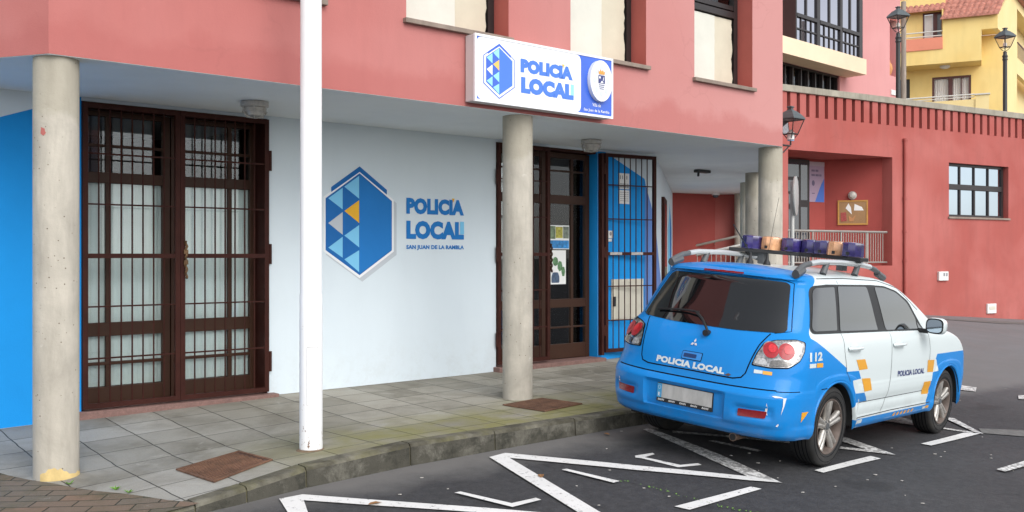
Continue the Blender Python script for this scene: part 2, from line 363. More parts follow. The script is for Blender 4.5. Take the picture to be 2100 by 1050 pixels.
# asphalt
def mat_asphalt():
    m,t,b=nodes('asphalt');b.inputs['Specular IOR Level'].default_value=.35
    v=objvec(t)
    c=mixc(t,ramp(t,noise(t,v,.5,5,.6,.4),[(.35,0.),(.68,1.)]),(.031,.031,.034),(.052,.052,.056))
    c=mixc(t,ramp(t,noise(t,v,160,2,.6),[(.35,0.),(.7,.85)]),c,(.085,.085,.089))
    c=mixc(t,ramp(t,noise(t,v,70,2,.5),[(.60,0.),(.72,.7)]),c,(.018,.018,.019))
    c=mixc(t,ramp(t,noise(t,v,15,5,.75),[(.38,.55),(.62,0.)]),c,(.022,.022,.024))
    vo=N(t,'ShaderNodeTexVoronoi',i_Scale=26);t.links.new(v,vo.inputs['Vector'])
    c=mixc(t,ramp(t,vo.outputs['Distance'],[(.05,.5),(.09,0.)]),c,(.17,.165,.155))
    ck=N(t,'ShaderNodeTexVoronoi',i_Scale=.75);ck.feature='DISTANCE_TO_EDGE'
    dv=N(t,'ShaderNodeVectorMath',operation='MULTIPLY_ADD');dn=N(t,'ShaderNodeTexNoise',i_Scale=3.,i_Detail=5);t.links.new(v,dn.inputs['Vector']);t.links.new(dn.outputs['Color'],dv.inputs[0]);dv.inputs[1].default_value=(.7,.7,0);t.links.new(v,dv.inputs[2]);t.links.new(dv.outputs[0],ck.inputs['Vector'])
    cm=N(t,'ShaderNodeMath',operation='MULTIPLY');t.links.new(ramp(t,ck.outputs['Distance'],[(.004,1.),(.010,0.)]),cm.inputs[0]);t.links.new(ramp(t,noise(t,v,.45,2,.5),[(.55,0.),(.62,.6)]),cm.inputs[1])
    c=mixc(t,cm.outputs[0],c,(.010,.010,.010))
    c=mixc(t,ramp(t,noise(t,v,1.1,4,.55,.3),[(.62,0.),(.70,.6)]),c,(.020,.020,.021))
    # dusty strip of the gutter (object Y = minus distance from the column line)
    sx=N(t,'ShaderNodeSeparateXYZ');t.links.new(v,sx.inputs[0])
    ad=N(t,'ShaderNodeMath',operation='ADD');t.links.new(sx.outputs[1],ad.inputs[0])
    wn=noise(t,v,2.2,5,.6);ms=N(t,'ShaderNodeMath',operation='MULTIPLY');t.links.new(wn,ms.inputs[0]);ms.inputs[1].default_value=.5;t.links.new(ms.outputs[0],ad.inputs[1])
    mp=N(t,'ShaderNodeMapRange',i_From_Min=-1.42,i_From_Max=-1.05);t.links.new(ad.outputs[0],mp.inputs['Value'])
    mu=N(t,'ShaderNodeMath',operation='MULTIPLY');t.links.new(mp.outputs[0],mu.inputs[0]);mu.inputs[1].default_value=.75
    c=mixc(t,mu.outputs[0],c,(.19,.183,.175))
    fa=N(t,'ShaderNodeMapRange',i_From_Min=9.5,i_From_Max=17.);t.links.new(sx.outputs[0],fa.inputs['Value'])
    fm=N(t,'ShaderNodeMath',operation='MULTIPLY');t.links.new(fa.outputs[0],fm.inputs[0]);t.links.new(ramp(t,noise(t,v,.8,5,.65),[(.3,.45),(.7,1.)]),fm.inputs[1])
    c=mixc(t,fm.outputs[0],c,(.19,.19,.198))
    t.links.new(c,b.inputs['Base Color'])
    t.links.new(ramp(t,noise(t,v,.6,4,.6),[(.35,.62),(.7,.85)]),b.inputs['Roughness'])
    h=N(t,'ShaderNodeMath',operation='ADD');t.links.new(noise(t,v,140,3,.7),h.inputs[0]);t.links.new(noise(t,v,30,3,.6),h.inputs[1])
    bump(t,b,h.outputs[0],.45,.008);MATS['asphalt']=m;return m
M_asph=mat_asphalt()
mb=MB()
US=grid_lines(-60,70,-1,16,.5,(9.5,9.8));NS=grid_lines(-60,60,-3,6,.5,(.9,1.12,1.3))
ix={}
for i,uu in enumerate(US):
    for j,nn in enumerate(NS):
        x,y=bxy(uu,nn);z=road(x,y)
        if uu<9.6 and uu>-8 and nn<L1(uu,NK)-.36: z=min(z,-.5)
        ix[i,j]=mb.v((uu,nn,z))
for i in range(len(US)-1):
    for j in range(len(NS)-1): mb.fi([ix[i,j],ix[i+1,j],ix[i+1,j+1],ix[i,j+1]])
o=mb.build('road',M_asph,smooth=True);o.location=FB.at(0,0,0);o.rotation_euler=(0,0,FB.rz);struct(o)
bpy.context.view_layer.update()
_rb=bmesh.new();_rb.from_mesh(o.data);ROADB=BVHTree.FromBMesh(_rb);_rMI=o.matrix_world.inverted();_rM=o.matrix_world.copy()
def road_z(x,y):
    p=_rMI@Vector((x,y,50));h=ROADB.ray_cast(p,Vector((0,0,-1)));return (_rM@h[0]).z if h[0] else road(x,y)
# ground far away, one sheet to the horizon
mb=MB(flip=False);R=[(0,0)]
mb.slab([(-1500,-1500),(1500,-1500),(1500,1500),(-1500,1500)],-3.2,-3.0)
struct(mb.build('ground',pm('far_ground',(.12,.11,.09),.95,var=.2,scale=.05)))

# pavement of grey slabs
def mat_slabs():
    m,t,b=nodes('pavement_slabs');v=objvec(t);b.inputs['Specular IOR Level'].default_value=.3
    nz=noise(t,v,7,3,.5);
    br=N(t,'ShaderNodeTexBrick',i_Scale=1.0);br.offset=.0;br.inputs['Brick Width'].default_value=.42;br.inputs['Row Height'].default_value=.40;br.inputs['Mortar Size'].default_value=.0055;br.inputs['Mortar Smooth'].default_value=.3;br.inputs['Bias'].default_value=-.1
    wv=N(t,'ShaderNodeVectorMath',operation='MULTIPLY_ADD');n3=N(t,'ShaderNodeTexNoise',i_Scale=5,i_Detail=2);t.links.new(v,n3.inputs['Vector'])
    t.links.new(n3.outputs['Color'],wv.inputs[0]);wv.inputs[1].default_value=(.022,.022,0);t.links.new(v,wv.inputs[2])
    t.links.new(wv.outputs[0],br.inputs['Vector'])
    br.inputs['Color1'].default_value=(.275,.255,.21,1);br.inputs['Color2'].default_value=(.40,.375,.32,1);br.inputs['Mortar'].default_value=(.055,.05,.042,1)
    sx=N(t,'ShaderNodeSeparateXYZ');t.links.new(v,sx.inputs[0])
    # cooler grey slabs towards the corner
    mr=N(t,'ShaderNodeMapRange',i_From_Min=2.2,i_From_Max=.6);t.links.new(sx.outputs[0],mr.inputs['Value'])
    mm=N(t,'ShaderNodeMath',operation='MULTIPLY');t.links.new(mr.outputs[0],mm.inputs[0]);mm.inputs[1].default_value=.8
    c=mixc(t,mm.outputs[0],br.outputs['Color'],mixc(t,1.,br.outputs['Color'],(1.05,1.10,1.22),'MULTIPLY'))
    c=mixc(t,ramp(t,noise(t,v,1.6,6,.65,.5),[(.42,0.),(.68,.85)]),c,mixc(t,1.,c,(.52,.50,.46),'MULTIPLY'))
    c=mixc(t,ramp(t,noise(t,v,2.6,6,.7,1.0),[(.60,0.),(.70,.5)]),c,(.43,.41,.37))
    # moss near the kerb
    g=N(t,'ShaderNodeMapRange',i_From_Min=.15,i_From_Max=-.55);t.links.new(sx.outputs[1],g.inputs['Value'])
    g2=N(t,'ShaderNodeMapRange',i_From_Min=.9,i_From_Max=2.2);t.links.new(sx.outputs[0],g2.inputs['Value'])
    a=N(t,'ShaderNodeMath',operation='MULTIPLY');t.links.new(g.outputs[0],a.inputs[0]);t.links.new(g2.outputs[0],a.inputs[1])
    mo=ramp(t,noise(t,v,2.0,5,.6,.3),[(.32,0.),(.56,.95)])
    a2=N(t,'ShaderNodeMath',operation='MULTIPLY');t.links.new(a.outputs[0],a2.inputs[0]);t.links.new(mo,a2.inputs[1])
    c=mixc(t,a2.outputs[0],c,mixc(t,br.outputs['Fac'],(.235,.22,.085),(.08,.085,.03)))
    c=mixc(t,ramp(t,noise(t,v,120,2,.6),[(.4,0.),(.7,.25)]),c,(.12,.115,.10))
    t.links.new(c,b.inputs['Base Color']);t.links.new(ramp(t,noise(t,v,3,3,.5),[(.3,.6),(.7,.9)]),b.inputs['Roughness'])
    h=N(t,'ShaderNodeMath',operation='MULTIPLY_ADD');t.links.new(br.outputs['Fac'],h.inputs[0]);h.inputs[1].default_value=-1.;t.links.new(ramp(t,noise(t,v,60,4,.7),[(0,0.),(1,.25)]),h.inputs[2])
    bump(t,b,h.outputs[0],.7,.012);MATS['slabs']=m;return m
mb=MB();us=[-10+.25*k for k in range(81)];us=[x for x in us if x<=9.6]+[9.6]
ns=np.concatenate([np.linspace(-9,-1.7,8),np.linspace(-1.62,0,9),np.linspace(.12,1,8)])
ix={}
for i,uu in enumerate(us):
    nk=L1(uu,NK)-.13
    for j,nn in enumerate(ns):
        n2=nn if nn<=0 else nn*nk;ix[i,j]=mb.v((uu,n2,pave(uu,n2)))
for i in range(len(us)-1):
    for j in range(len(ns)-1): mb.fi([ix[i,j],ix[i+1,j],ix[i+1,j+1],ix[i,j+1]])
o=mb.build('pavement',mat_slabs(),smooth=True);o.location=FB.at(0,0,0);o.rotation_euler=(0,0,FB.rz);struct(o)

# kerb stones
M_kerb=concrete('kerb_concrete',(.20,.188,.15),False)
_t=M_kerb.node_tree;_b=_t.nodes['Principled BSDF'];_c=_b.inputs['Base Color'].links[0].from_socket;_v=objvec(_t)
_c=mixc(_t,ramp(_t,noise(_t,_v,2.4,6,.7,.4),[(.40,0.),(.60,.9)]),_c,(.06,.055,.04))
_c=mixc(_t,ramp(_t,noise(_t,_v,3.1,5,.6),[(.50,0.),(.70,.6)]),_c,(.15,.14,.055));_t.links.new(_c,_b.inputs['Base Color'])
bump(_t,_b,noise(_t,_v,45,5,.7),.5,.012)
mb=MB();cuts=[-.05,.42,.80,1.30,2.25,3.10,4.03,4.93,5.85,6.8,7.7,8.6,9.6]
random.seed(3)
for a,b in zip(cuts[:-1],cuts[1:]):
    k=4;prev=None;dz=random.uniform(-.004,.004)
    e=[a+.006+(b-a-.012)*q/k for q in range(k+1)]
    for uu in e:
        nk=L1(uu,NK);zt=pave(uu,nk-.13)+.004+dz;x,y=bxy(uu,nk);zb=-.35
        r=[mb.v((uu,nk-.132,zt)),mb.v((uu,nk-.03,zt)),mb.v((uu,nk-.008,zt-.008)),mb.v((uu,nk+.0,zt-.03)),mb.v((uu,nk+.022,zb)),mb.v((uu,nk-.132,zb))]
        if prev:
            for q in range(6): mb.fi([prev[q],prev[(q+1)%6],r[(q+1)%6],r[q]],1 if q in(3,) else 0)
        else: mb.fi(r)
        prev=r
    mb.fi(prev)
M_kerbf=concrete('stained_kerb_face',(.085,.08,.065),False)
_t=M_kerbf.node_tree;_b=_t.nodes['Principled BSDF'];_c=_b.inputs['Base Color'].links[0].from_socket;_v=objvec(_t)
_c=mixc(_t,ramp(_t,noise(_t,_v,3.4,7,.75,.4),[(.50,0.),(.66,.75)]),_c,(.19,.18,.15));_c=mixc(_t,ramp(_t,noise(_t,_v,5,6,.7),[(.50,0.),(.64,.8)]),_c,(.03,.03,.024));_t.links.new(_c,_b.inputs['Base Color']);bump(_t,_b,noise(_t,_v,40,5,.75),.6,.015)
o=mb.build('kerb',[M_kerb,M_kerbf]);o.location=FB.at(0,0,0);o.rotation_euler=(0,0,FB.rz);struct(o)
mb=MB()
for a,b in zip(cuts[:-1],cuts[1:]):
    for q in range(4):
        p0=a+(b-a)*q/4;p1=a+(b-a)*(q+1)/4
        P=[(x,L1(x,NK)-d,pave(x,L1(x,NK)-.13)-(.012 if d>.1 else .02 if d>0 else .05)) for x in(p0,p1) for d in(.125,.012)]
        mb.face([P[0],P[2],P[3],P[1]])
        mb.face([P[1],P[3],(p1,L1(p1,NK)+.006,-.3),(p0,L1(p0,NK)+.006,-.3)])
o=mb.build('kerb_mortar',pm('mortar',(.13,.12,.07),.95,var=.3));o.location=FB.at(0,0,0);o.rotation_euler=(0,0,FB.rz);struct(o)
# red brick paving at the crossing corner
def mat_bricks():
    m,t,b=nodes('brick_pavers');v=objvec(t);b.inputs['Roughness'].default_value=.85;b.inputs['Specular IOR Level'].default_value=.25
    mp=N(t,'ShaderNodeMapping');mp.inputs['Rotation'].default_value=(0,0,math.radians(38));t.links.new(v,mp.inputs[0])
    br=N(t,'ShaderNodeTexBrick',i_Scale=1.0);br.offset=.5;br.inputs['Brick Width'].default_value=.27;br.inputs['Row Height'].default_value=.13;br.inputs['Mortar Size'].default_value=.006;br.inputs['Mortar Smooth'].default_value=.4
    t.links.new(mp.outputs[0],br.inputs['Vector'])
    br.inputs['Color1'].default_value=(.21,.14,.10,1);br.inputs['Color2'].default_value=(.15,.13,.105,1);br.inputs['Mortar'].default_value=(.04,.04,.03,1)
    c=mixc(t,ramp(t,noise(t,v,2.6,6,.7),[(.45,0.),(.68,.75)]),br.outputs['Color'],(.085,.085,.05))
    c=mixc(t,ramp(t,noise(t,v,5,6,.7,.8),[(.62,0.),(.70,.7)]),c,(.30,.28,.25))
    t.links.new(c,b.inputs['Base Color'])
    h=N(t,'ShaderNodeMath',operation='MULTIPLY_ADD');t.links.new(br.outputs['Fac'],h.inputs[0]);h.inputs[1].default_value=-1.;t.links.new(noise(t,v,50,4,.7),h.inputs[2])
    bump(t,b,h.outputs[0],.8,.012);return m
mb=MB();nn=[-3+.2*k for k in range(23)]+[1.43];ix={}
for j,n in enumerate(nn):
    ub=-.21+(n+.08)*.43+.012*math.sin(n*9)
    for i in range(12):
        uu=ub-.0-(i/11)**1.5*9;ix[i,j]=mb.v((uu,n,pave(uu,n)+.007))
for i in range(11):
    for j in range(len(nn)-1): mb.fi([ix[i,j],ix[i+1,j],ix[i+1,j+1],ix[i,j+1]])
o=mb.build('brick_paving',mat_bricks(),smooth=True);o.location=FB.at(0,0,0);o.rotation_euler=(0,0,FB.rz);struct(o)

# painted road markings
def mat_mark(nm,wear):
    m,t,b=nodes(nm);v=objvec(t);b.inputs['Roughness'].default_value=.7
    f=ramp(t,noise(t,v,22,6,.75),[(wear,0.),(wear+.08,1.)])
    c=mixc(t,f,(.74,.735,.72),(.26,.255,.25));c=mixc(t,ramp(t,noise(t,v,3,5,.6),[(.45,0.),(.8,.35)]),c,(.42,.41,.39))
    t.links.new(c,b.inputs['Base Color']);bump(t,b,noise(t,v,120,3,.6),.3,.006);return m
M_mk=mat_mark('road_paint',.57);M_mk2=mat_mark('worn_road_paint',.46)
M_mk3=pm('ghost_road_paint',(.14,.137,.13),.85,var=.3,scale=18)
def sheet(poly,step=.22):
    bm=bmesh.new();f=bm.faces.new([bm.verts.new((p[0],p[1],0)) for p in poly])
    lo=[min(p[i] for p in poly) for i in(0,1)];hi=[max(p[i] for p in poly) for i in(0,1)]
    for ax in (0,1):
        x=lo[ax]+step
        while x<hi[ax]:
            co=[0,0,0];co[ax]=x;no=[0,0,0];no[ax]=1
            bmesh.ops.bisect_plane(bm,geom=bm.verts[:]+bm.edges[:]+bm.faces[:],plane_co=co,plane_no=no);x+=step
    V=[tuple(v.co) for v in bm.verts];bm.verts.index_update();F=[[v.index for v in f.verts] for f in bm.faces];bm.free();return V,F
_lift=[0]
def marking(poly,m=M_mk):
    V,F=sheet(poly);_lift[0]=(_lift[0]+1)%7;lift=.008+.0012*_lift[0]
    mb=MB(flip=False)
    idx=[mb.v((x,y,road_z(x,y)+lift)) for x,y,_ in V]
    for f in F: mb.fi([idx[k] for k in f])
    struct(mb.build('road_marking',m))
MK=[[(-1.558,6.531),(-1.43,6.659),(-.18,6.535),(.6,6.42),(.58,6.34),(-.38,6.444),(-1.395,6.524)],
 [(-1.56,6.532),(-1.40,6.545),(-1.08,5.54),(-1.13,5.54)],
 [(-.183,7.831),(-.057,7.98),(1.0,7.725),(1.851,7.556),(2.062,7.434),(1.811,7.45),(.95,7.601),(-.019,7.828)],
 [(-.183,7.829),(-.02,7.822),(.572,6.562),(.75,6.2),(.59,6.18),(.421,6.544)],
 [(-.403,6.833),(-.363,6.865),(-.003,6.64),(.165,6.782),(.202,6.745),(.003,6.557)],
 [(.383,7.518),(.421,7.548),(.803,7.263),(.752,7.215)],
 [(1.012,8.038),(1.174,8.149),(1.188,8.11),(1.09,8.0),(1.348,7.807),(1.504,7.887),(1.524,7.836),(1.318,7.735),(1.055,7.965),(1.01,7.98)]]
for p in MK: marking(p)
for p in ([(1.21,9.02),(1.29,9.07),(1.76,8.17),(2.062,7.434),(1.84,7.54),(1.60,8.09)],
 [(1.48,9.0),(2.55,8.88),(3.24,8.80),(3.412,8.67),(2.97,8.74),(2.54,8.80),(1.47,8.92)],
 [(3.412,8.675),(3.20,8.80),(2.55,10.2),(2.66,10.24),(3.2,9.26)],
 [(1.741,8.655),(1.796,8.683),(2.157,8.412),(2.10,8.36)],
 [(3.9,10.42),(4.25,10.73),(4.36,10.5),(4.26,10.28)],
 [(4.80,10.10),(4.86,10.05),(4.92,10.85),(4.80,10.88)],
 [(4.28,10.44),(4.30,10.35),(4.74,10.09),(4.82,10.15)]): marking(p,M_mk2)
for p in ([(1.12,6.723),(1.786,7.288),(1.855,7.244),(1.214,6.664)],[(2.439,7.866),(3.14,8.537),(3.202,8.464),(2.493,7.808)],[(3.897,9.295),(4.66,10.06),(4.85,10.09),(3.972,9.242)]): marking(p)
for p in ([(6.229,13.563),(6.414,13.462),(6.197,13.034),(6.015,13.096)],[(6.744,12.986),(7.2,13.1),(7.0,12.65),(6.567,12.646)],[(4.156,8.371),(5.2,9.35),(5.3,9.3),(4.204,8.309)]): marking(p,M_mk2)
marking([(4.966,10.38),(5.9,10.5),(5.7,10.05),(4.883,10.13)],M_mk3)
marking([(9.5,22.6),(14.5,25.0),(14.6,24.8),(11.5,22.9)],M_mk3)
# ---------------- the police station ----------------
B=FB.root('police_building','salmon rendered two storey police station with white and blue arcade wall behind round columns','building')
FZ=3.0                                         # soffit height
wins=[(.87,2.04,3.735),(2.887,4.088,3.72),(4.925,6.088,3.70),(6.927,8.056,3.675)]
mb=MB();mb.wall(-.1,8.704,FZ+.003,6.3,-.15,.15,[(a,b,z,5.25) for a,b,z in wins],0,1)
# splayed left end and the return on the right
d1=Vector((-.95,.31)).normalized()
p0=Vector((-.1,.15));c=FB.un(*(FB.xy(-.1,.15)+np.array([-.95,.31])*7))
mb.extrude([(-.1,.15,FZ+.003),(c[0],c[1],FZ+.003),(c[0],c[1],6.3),(-.1,.15,6.3)],(.05,-.3,0))
c2=FB.un(*(FB.xy(8.704,.15)+FS.u*11))
mb.extrude([(8.704,.15,FZ+.003),(c2[0],c2[1],FZ+.003),(c2[0],c2[1],6.3),(8.704,.15,6.3)],(-.3,-.02,0))
mb.build('upper_wall',[M_red,M_reddk],B)
mb=MB();mb.slab([(-.097,.147),(8.70,.147),(c2[0]-.05,c2[1]),(c2[0]-6,c2[1]-6),(-3,-9),(c[0]-1,c[1]-3),(c[0]+.02,c[1]-.004)],FZ,FZ+.10)
mb.build('soffit',M_soff,B)
mb=MB();mb.slab([(-.1,.14),(8.7,.14),(c2[0],c2[1]),(c2[0]-6,c2[1]-6),(-3,-9),(c[0],c[1])],6.0,6.2);mb.build('roof_slab',M_cop,B)
mb=MB();mb.slab([(-.05,-.4),(8.3,-.4),(8.3,-1.2),(-.05,-1.2)],FZ+.102,FZ+.104);mb.box(-.05,8.3,-1.25,-1.2,FZ+.11,5.98);mb.build('upper_room',M_dark,B)
# upper windows: brown frame, papered pane, stone sill
for k,(a,b,z) in enumerate(wins):
    nf=-.07
    f=MB()
    for q in ((a,a+.055),(b-.075,b)): f.box(q[0],q[1],nf-.07,nf,z,5.25)
    f.box(a+.055,b-.075,nf-.07,nf,z,z+.05)
    f.box(a+.055,b-.075,nf-.065,nf+.012,4.56,4.64);f.box(a+.055,b-.075,nf-.07,nf-.005,4.66,4.72);f.box(a+.055,b-.075,nf-.07,nf,5.17,5.25)
    m=(a+b)/2;f.box(m-.025,m+.025,nf-.066,nf-.01,4.72,5.17)
    w_=f.build('window',M_dkframe,B,bevel=.004)
    g=MB();g.box(a+.05,b-.07,nf-.05,nf-.042,z+.04,5.2);g.build('pane',M_glass,w_)
    random.seed(20+k)
    for (s0,s1,mm,nn) in ((a-.02+.06,a+(b-a)*.60,M_paper,nf-.012),(a+(b-a)*.60-.03,b-.085,M_paperd,nf-.022)):
        p=MB();K=8;R=14;ix={}
        for i in range(K+1):
            for j in range(R+1):
                xx=s0+(s1-s0)*i/K;zz=z+.02+.85*j/R
                if i==K and mm is M_paperd: xx+=random.uniform(-.02,.01)
                ix[i,j]=p.v((xx,nn+random.uniform(-.003,.003),zz))
        for i in range(K):
            for j in range(R): p.fi([ix[i,j],ix[i+1,j],ix[i+1,j+1],ix[i,j+1]])
        p.build('paper_sheet',mm,w_,smooth=True,sharp=180)
    s=MB();s.box(a-.035,b+.03,-.14,.20,z-.045,z-.002);s.build('sill',M_sill,B,bevel=.004)
# ground floor wall with two door openings
LD=(.652,2.434,.20,2.968);ED=(5.40,7.14,.27,2.968)
side=FS.xy(0,0)
cw=FB.xy(8.28,-1.62)
mb=MB();mb.wall(-9,8.28,-.3,FZ+.002,-1.92,-1.62,[LD,ED])
e=cw+FS.u*9.0;e2=FB.un(*e)
mb.extrude([(8.28,-1.62,-.3),(e2[0],e2[1],-.3),(e2[0],e2[1],FZ+.002),(8.28,-1.62,FZ+.002)],(-.25,-.15,0))
mb.build('arcade_wall',M_white,B)
# painted blue fields and emblem on the white wall
nw=-1.62
mb=MB()
mb.plate([(-7,-.2),(.652,-.2),(.652,3.0-.0),(.62,2.99),(.003,2.763),(-3,1.45),(-7,-.1)],nw+.001,nw+.004)
mb.build('painted_field',M_blue,B)
mb=MB();mb.plate([(7.14,-.2),(8.278,-.2),(8.278,2.02),(8.192,2.3),(8.105,2.497),(8.055,2.661),(7.419,2.917),(7.28,2.975),(7.14,2.975)],nw+.001,nw+.004)
mb.box(7.136,7.1395,-1.83,-1.622,.27,2.965)
mb.build('painted_field',M_blue,B)
mb=MB();mb.plate([(8.05,-.2),(8.277,-.2),(8.277,2.02),(8.192,2.3),(8.105,2.497),(8.06,2.62)],nw+.0045,nw+.0065);mb.build('painted_field',M_lav,B)
mb=MB();cs=FB.rz
def sw(d,off=.004):  # point on the passage side wall: d metres from the corner
    p=cw+FS.u*d+FS.n*off;return FB.un(*p)
def swpoly(mbx,P,o0,o1): 
    q0=[(*sw(d,o0),z) for d,z in P];q1=sw(0,o1);q2=sw(0,o0);mbx.extrude(q0,(q1[0]-q2[0],q1[1]-q2[1],0))
swpoly(mb,[(0.01,-.2),(3.2,-.2),(3.0,.7),(0.01,2.0)],.002,.005);mb.build('painted_field',M_lav,B)
mb=MB();swpoly(mb,[(2.1,.3),(3.3,.3),(3.3,2.55),(2.1,2.55)],.0,.05);f=mb.build('side_window',M_brown,B)
mb=MB();swpoly(mb,[(2.25,.45),(3.15,.45),(3.15,2.45),(2.25,2.45)],.051,.054);mb.build('pane',M_skyglass,f)
mb=MB()
swpoly(mb,[(5.2,1.3),(6.3,.9),(7.3,1.4),(7.3,2.2),(6.3,2.65),(5.2,2.15)],.002,.005);mb.build('painted_emblem',M_mlight,B)
mb=MB();swpoly(mb,[(6.3,1.0),(7.2,1.45),(7.2,2.15),(6.3,2.55)],.0055,.008);mb.build('painted_emblem',M_mblue,B)
# mural emblem
def emblem(parent,cx,zt,zb,hw,z1,z2,n,mats,name,ring=None,step=.0022,shadow=None):
    """hexagon badge: apex zt, foot zb, half width hw, shoulders z1 (top) and z2 (bottom)"""
    M=lambda c,t:(cx+c*hw,t)
    zt_=lambda c:z1+(zt-z1)*(1-abs(c));zb_=lambda c:z2-(z2-zb)*(1-abs(c))
    def hexa(g): return [(cx,zt+g*1.25),(cx+hw+g,z1+g*.5),(cx+hw+g,z2-g*.5),(cx,zb-g*1.25),(cx-hw-g,z2-g*.5),(cx-hw-g,z1+g*.5)]
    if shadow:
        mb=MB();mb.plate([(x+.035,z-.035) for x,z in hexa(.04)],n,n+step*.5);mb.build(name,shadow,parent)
    if ring:
        mb=MB();mb.plate(hexa(ring[0]),n+step*.5,n+step);mb.build(name,ring[1],parent)
        mb=MB();mb.plate(hexa(ring[2]),n+step,n+step*1.5);mb.build(name,ring[3],parent)
    mb=MB();mb.plate([(cx,zt),(cx+hw,z1),(cx+hw,z2),(cx,zb)],n+step*1.5,n+step*2);mb.build(name,mats[0],parent)
    mb=MB();mb.plate([(cx,zt),(cx,zb),(cx-hw,z2),(cx-hw,z1)],n+step*1.5,n+step*2);mb.build(name,mats[1],parent)
    H=zt-zb;row=lambda c,k: zt_(c)-k*H/8*1.02   # k counts quarter-tiles
    tri=lambda P:[(cx+c*hw,zt_(c)-k*(zt_(c)-zb_(c))/(4 if abs(c)==0 else (3.0 if abs(c)==.5 else 2))) for c,k in P]
    L=lambda P:[(cx+c*hw,zt+y*H) for c,y in P]
    s=1/480.
    px=lambda P:[(cx-(432-x)/170*hw,zt-(y-250)*s*H) for x,y in P]
    G=3
    lt=[[(429,256),(352,312),(429,366)],[(343,318),(270,371),(343,421)],[(429,494),(352,546),(429,602)],[(343,552),(270,604),(343,652)],[(429,616),(352,660),(429,722)]]
    mb=MB()
    for p in lt: mb.plate(px(p),n+step*2,n+step*2.5)
    mb.build(name,mats[2],parent)
    mb=MB();mb.plate(px([(429,374),(352,428),(429,484)]),n+step*2,n+step*2.5);mb.build(name,mats[3],parent)
    mb=MB();mb.plate(px([(343,434),(270,488),(343,542)]),n+step*2,n+step*2.5);mb.build(name,mats[4],parent)
    # roof chevron
    e=.865*hw;za=zt+.09*(zt-zb)*.93
    sl=(zt-z1)/hw;th=.055*(zt-zb)
    mb=MB();mb.plate([(cx,za),(cx+e+.0,za-e*sl),(cx+e,za-e*sl-th*.9),(cx,za-th),(cx-e,za-e*sl-th*.9),(cx-e,za-e*sl)],n+step*2,n+step*2.4);mb.build(name,mats[1],parent)
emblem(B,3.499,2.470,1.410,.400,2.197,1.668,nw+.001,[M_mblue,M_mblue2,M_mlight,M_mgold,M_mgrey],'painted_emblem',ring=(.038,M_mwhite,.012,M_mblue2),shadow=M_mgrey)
mb=MB();wall_text(mb,'POLICIA',4.103,2.068,.809,.182,nw+.004,0,.068);wall_text(mb,'LOCAL',4.103,1.788,.809,.208,nw+.004,0,.068);wall_text(mb,'SAN JUAN DE LA RAMBLA',4.103,1.664,.809,.060,nw+.004,0,.045)
mb.build('painted_lettering',M_mblue,B)
mb=MB();mb.plate([(4.855,1.85),(4.912,1.85),(4.912,1.998),(4.855,1.998)],nw+.0045,nw+.006);mb.build('painted_lettering',M_mlight,B)
mb=MB();mb.plate([(4.735,2.262),(4.775,2.262),(4.755,2.215)],nw+.0055,nw+.007);mb.build('painted_lettering',M_mgold,B)
# columns
def column(u,n,zb,stain=False):
    c=MB();c.lathe([(.152,zb),(.152,FZ-.03),(.150,FZ+.004)],(u,n,0),seg=40);return c.build('column',M_col,B,smooth=True)
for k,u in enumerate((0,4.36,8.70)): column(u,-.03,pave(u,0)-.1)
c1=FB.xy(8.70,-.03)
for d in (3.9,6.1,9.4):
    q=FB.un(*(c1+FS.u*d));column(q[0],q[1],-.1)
# yellow paint left on the foot of the first column
M_ycol=pm('yellow_foot_paint',(.62,.46,.20),.85,var=.2,scale=9,bmp=.2)
mb=MB();V0=[];seg=22
for q in range(seg+1):
    t=math.radians(-18+q*(165)/seg);h=.045+.05*max(0,math.sin((q-12)/3.2))*(q>11)+random.uniform(0,.02)
    V0.append((mb.v((.1545*math.cos(t),-.03+.1545*math.sin(t),pave(0,0)-.06)),mb.v((.1545*math.cos(t),-.03+.1545*math.sin(t),pave(0,0)+h-.02))))
for a_,b_ in zip(V0,V0[1:]): mb.fi([a_[0],b_[0],b_[1],a_[1]])
mb.build('yellow_paint',M_ycol,B,smooth=True,sharp=180)
mb=MB()
for t0,t1,za,zb in ((132,146,2.44,2.50),(129,137,2.455,2.475)): mb.face([(.1538*math.cos(math.radians(a)),-.03+.1538*math.sin(math.radians(a)),z) for a,z in ((t0,za+.01),((t0+t1)/2,za),(t1,za+.015),(t1-2,zb),(t0+2,zb-.012))])
mb.build('red_paint_fleck',M_red2,B)
# ---- left double door, behind a hinged security grille
def door_leaf(a,b,n,z0,rows,mull,mat,nm='door'):
    f=MB();t=.05
    f.box(a,a+.07,n-t,n,z0,2.93);f.box(b-.07,b,n-t,n,z0,2.93)
    for (p,q) in rows: f.box(a+.07,b-.07,n-t+.002,n-.002,p,q)
    for (m,p,q) in mull: f.box(m-.02,m+.02,n-t+.006,n-.006,p,q)
    return f.build(nm,mat,B,bevel=.004)
rows=[(.25,.40),(.60,.628),(.865,.989),(2.269,2.368),(2.60,2.625),(2.88,2.93)]
for a,b in ((.66,1.535),(1.545,2.425)):
    m=a+.30 if a<1 else b-.28
    d=door_leaf(a,b,-1.85,.25,rows,[(m,.40,.865),(m,.989,2.269),(m,2.368,2.88)],M_brown2)
    g=MB();g.box(a+.06,b-.06,-1.882,-1.876,.39,2.89);g.build('glass',M_glass,d)
    bl=MB();K=24;prev=None
    for q in range(K+1):
        x=a+.05+(b-a-.1)*q/K;nn=-1.915-.012*(q%2);r=[bl.v((x,nn,.40)),bl.v((x,nn,2.30))]
        if prev: bl.fi([prev[0],r[0],r[1],prev[1]])
        prev=r
    bl.build('blind',M_blind,d)
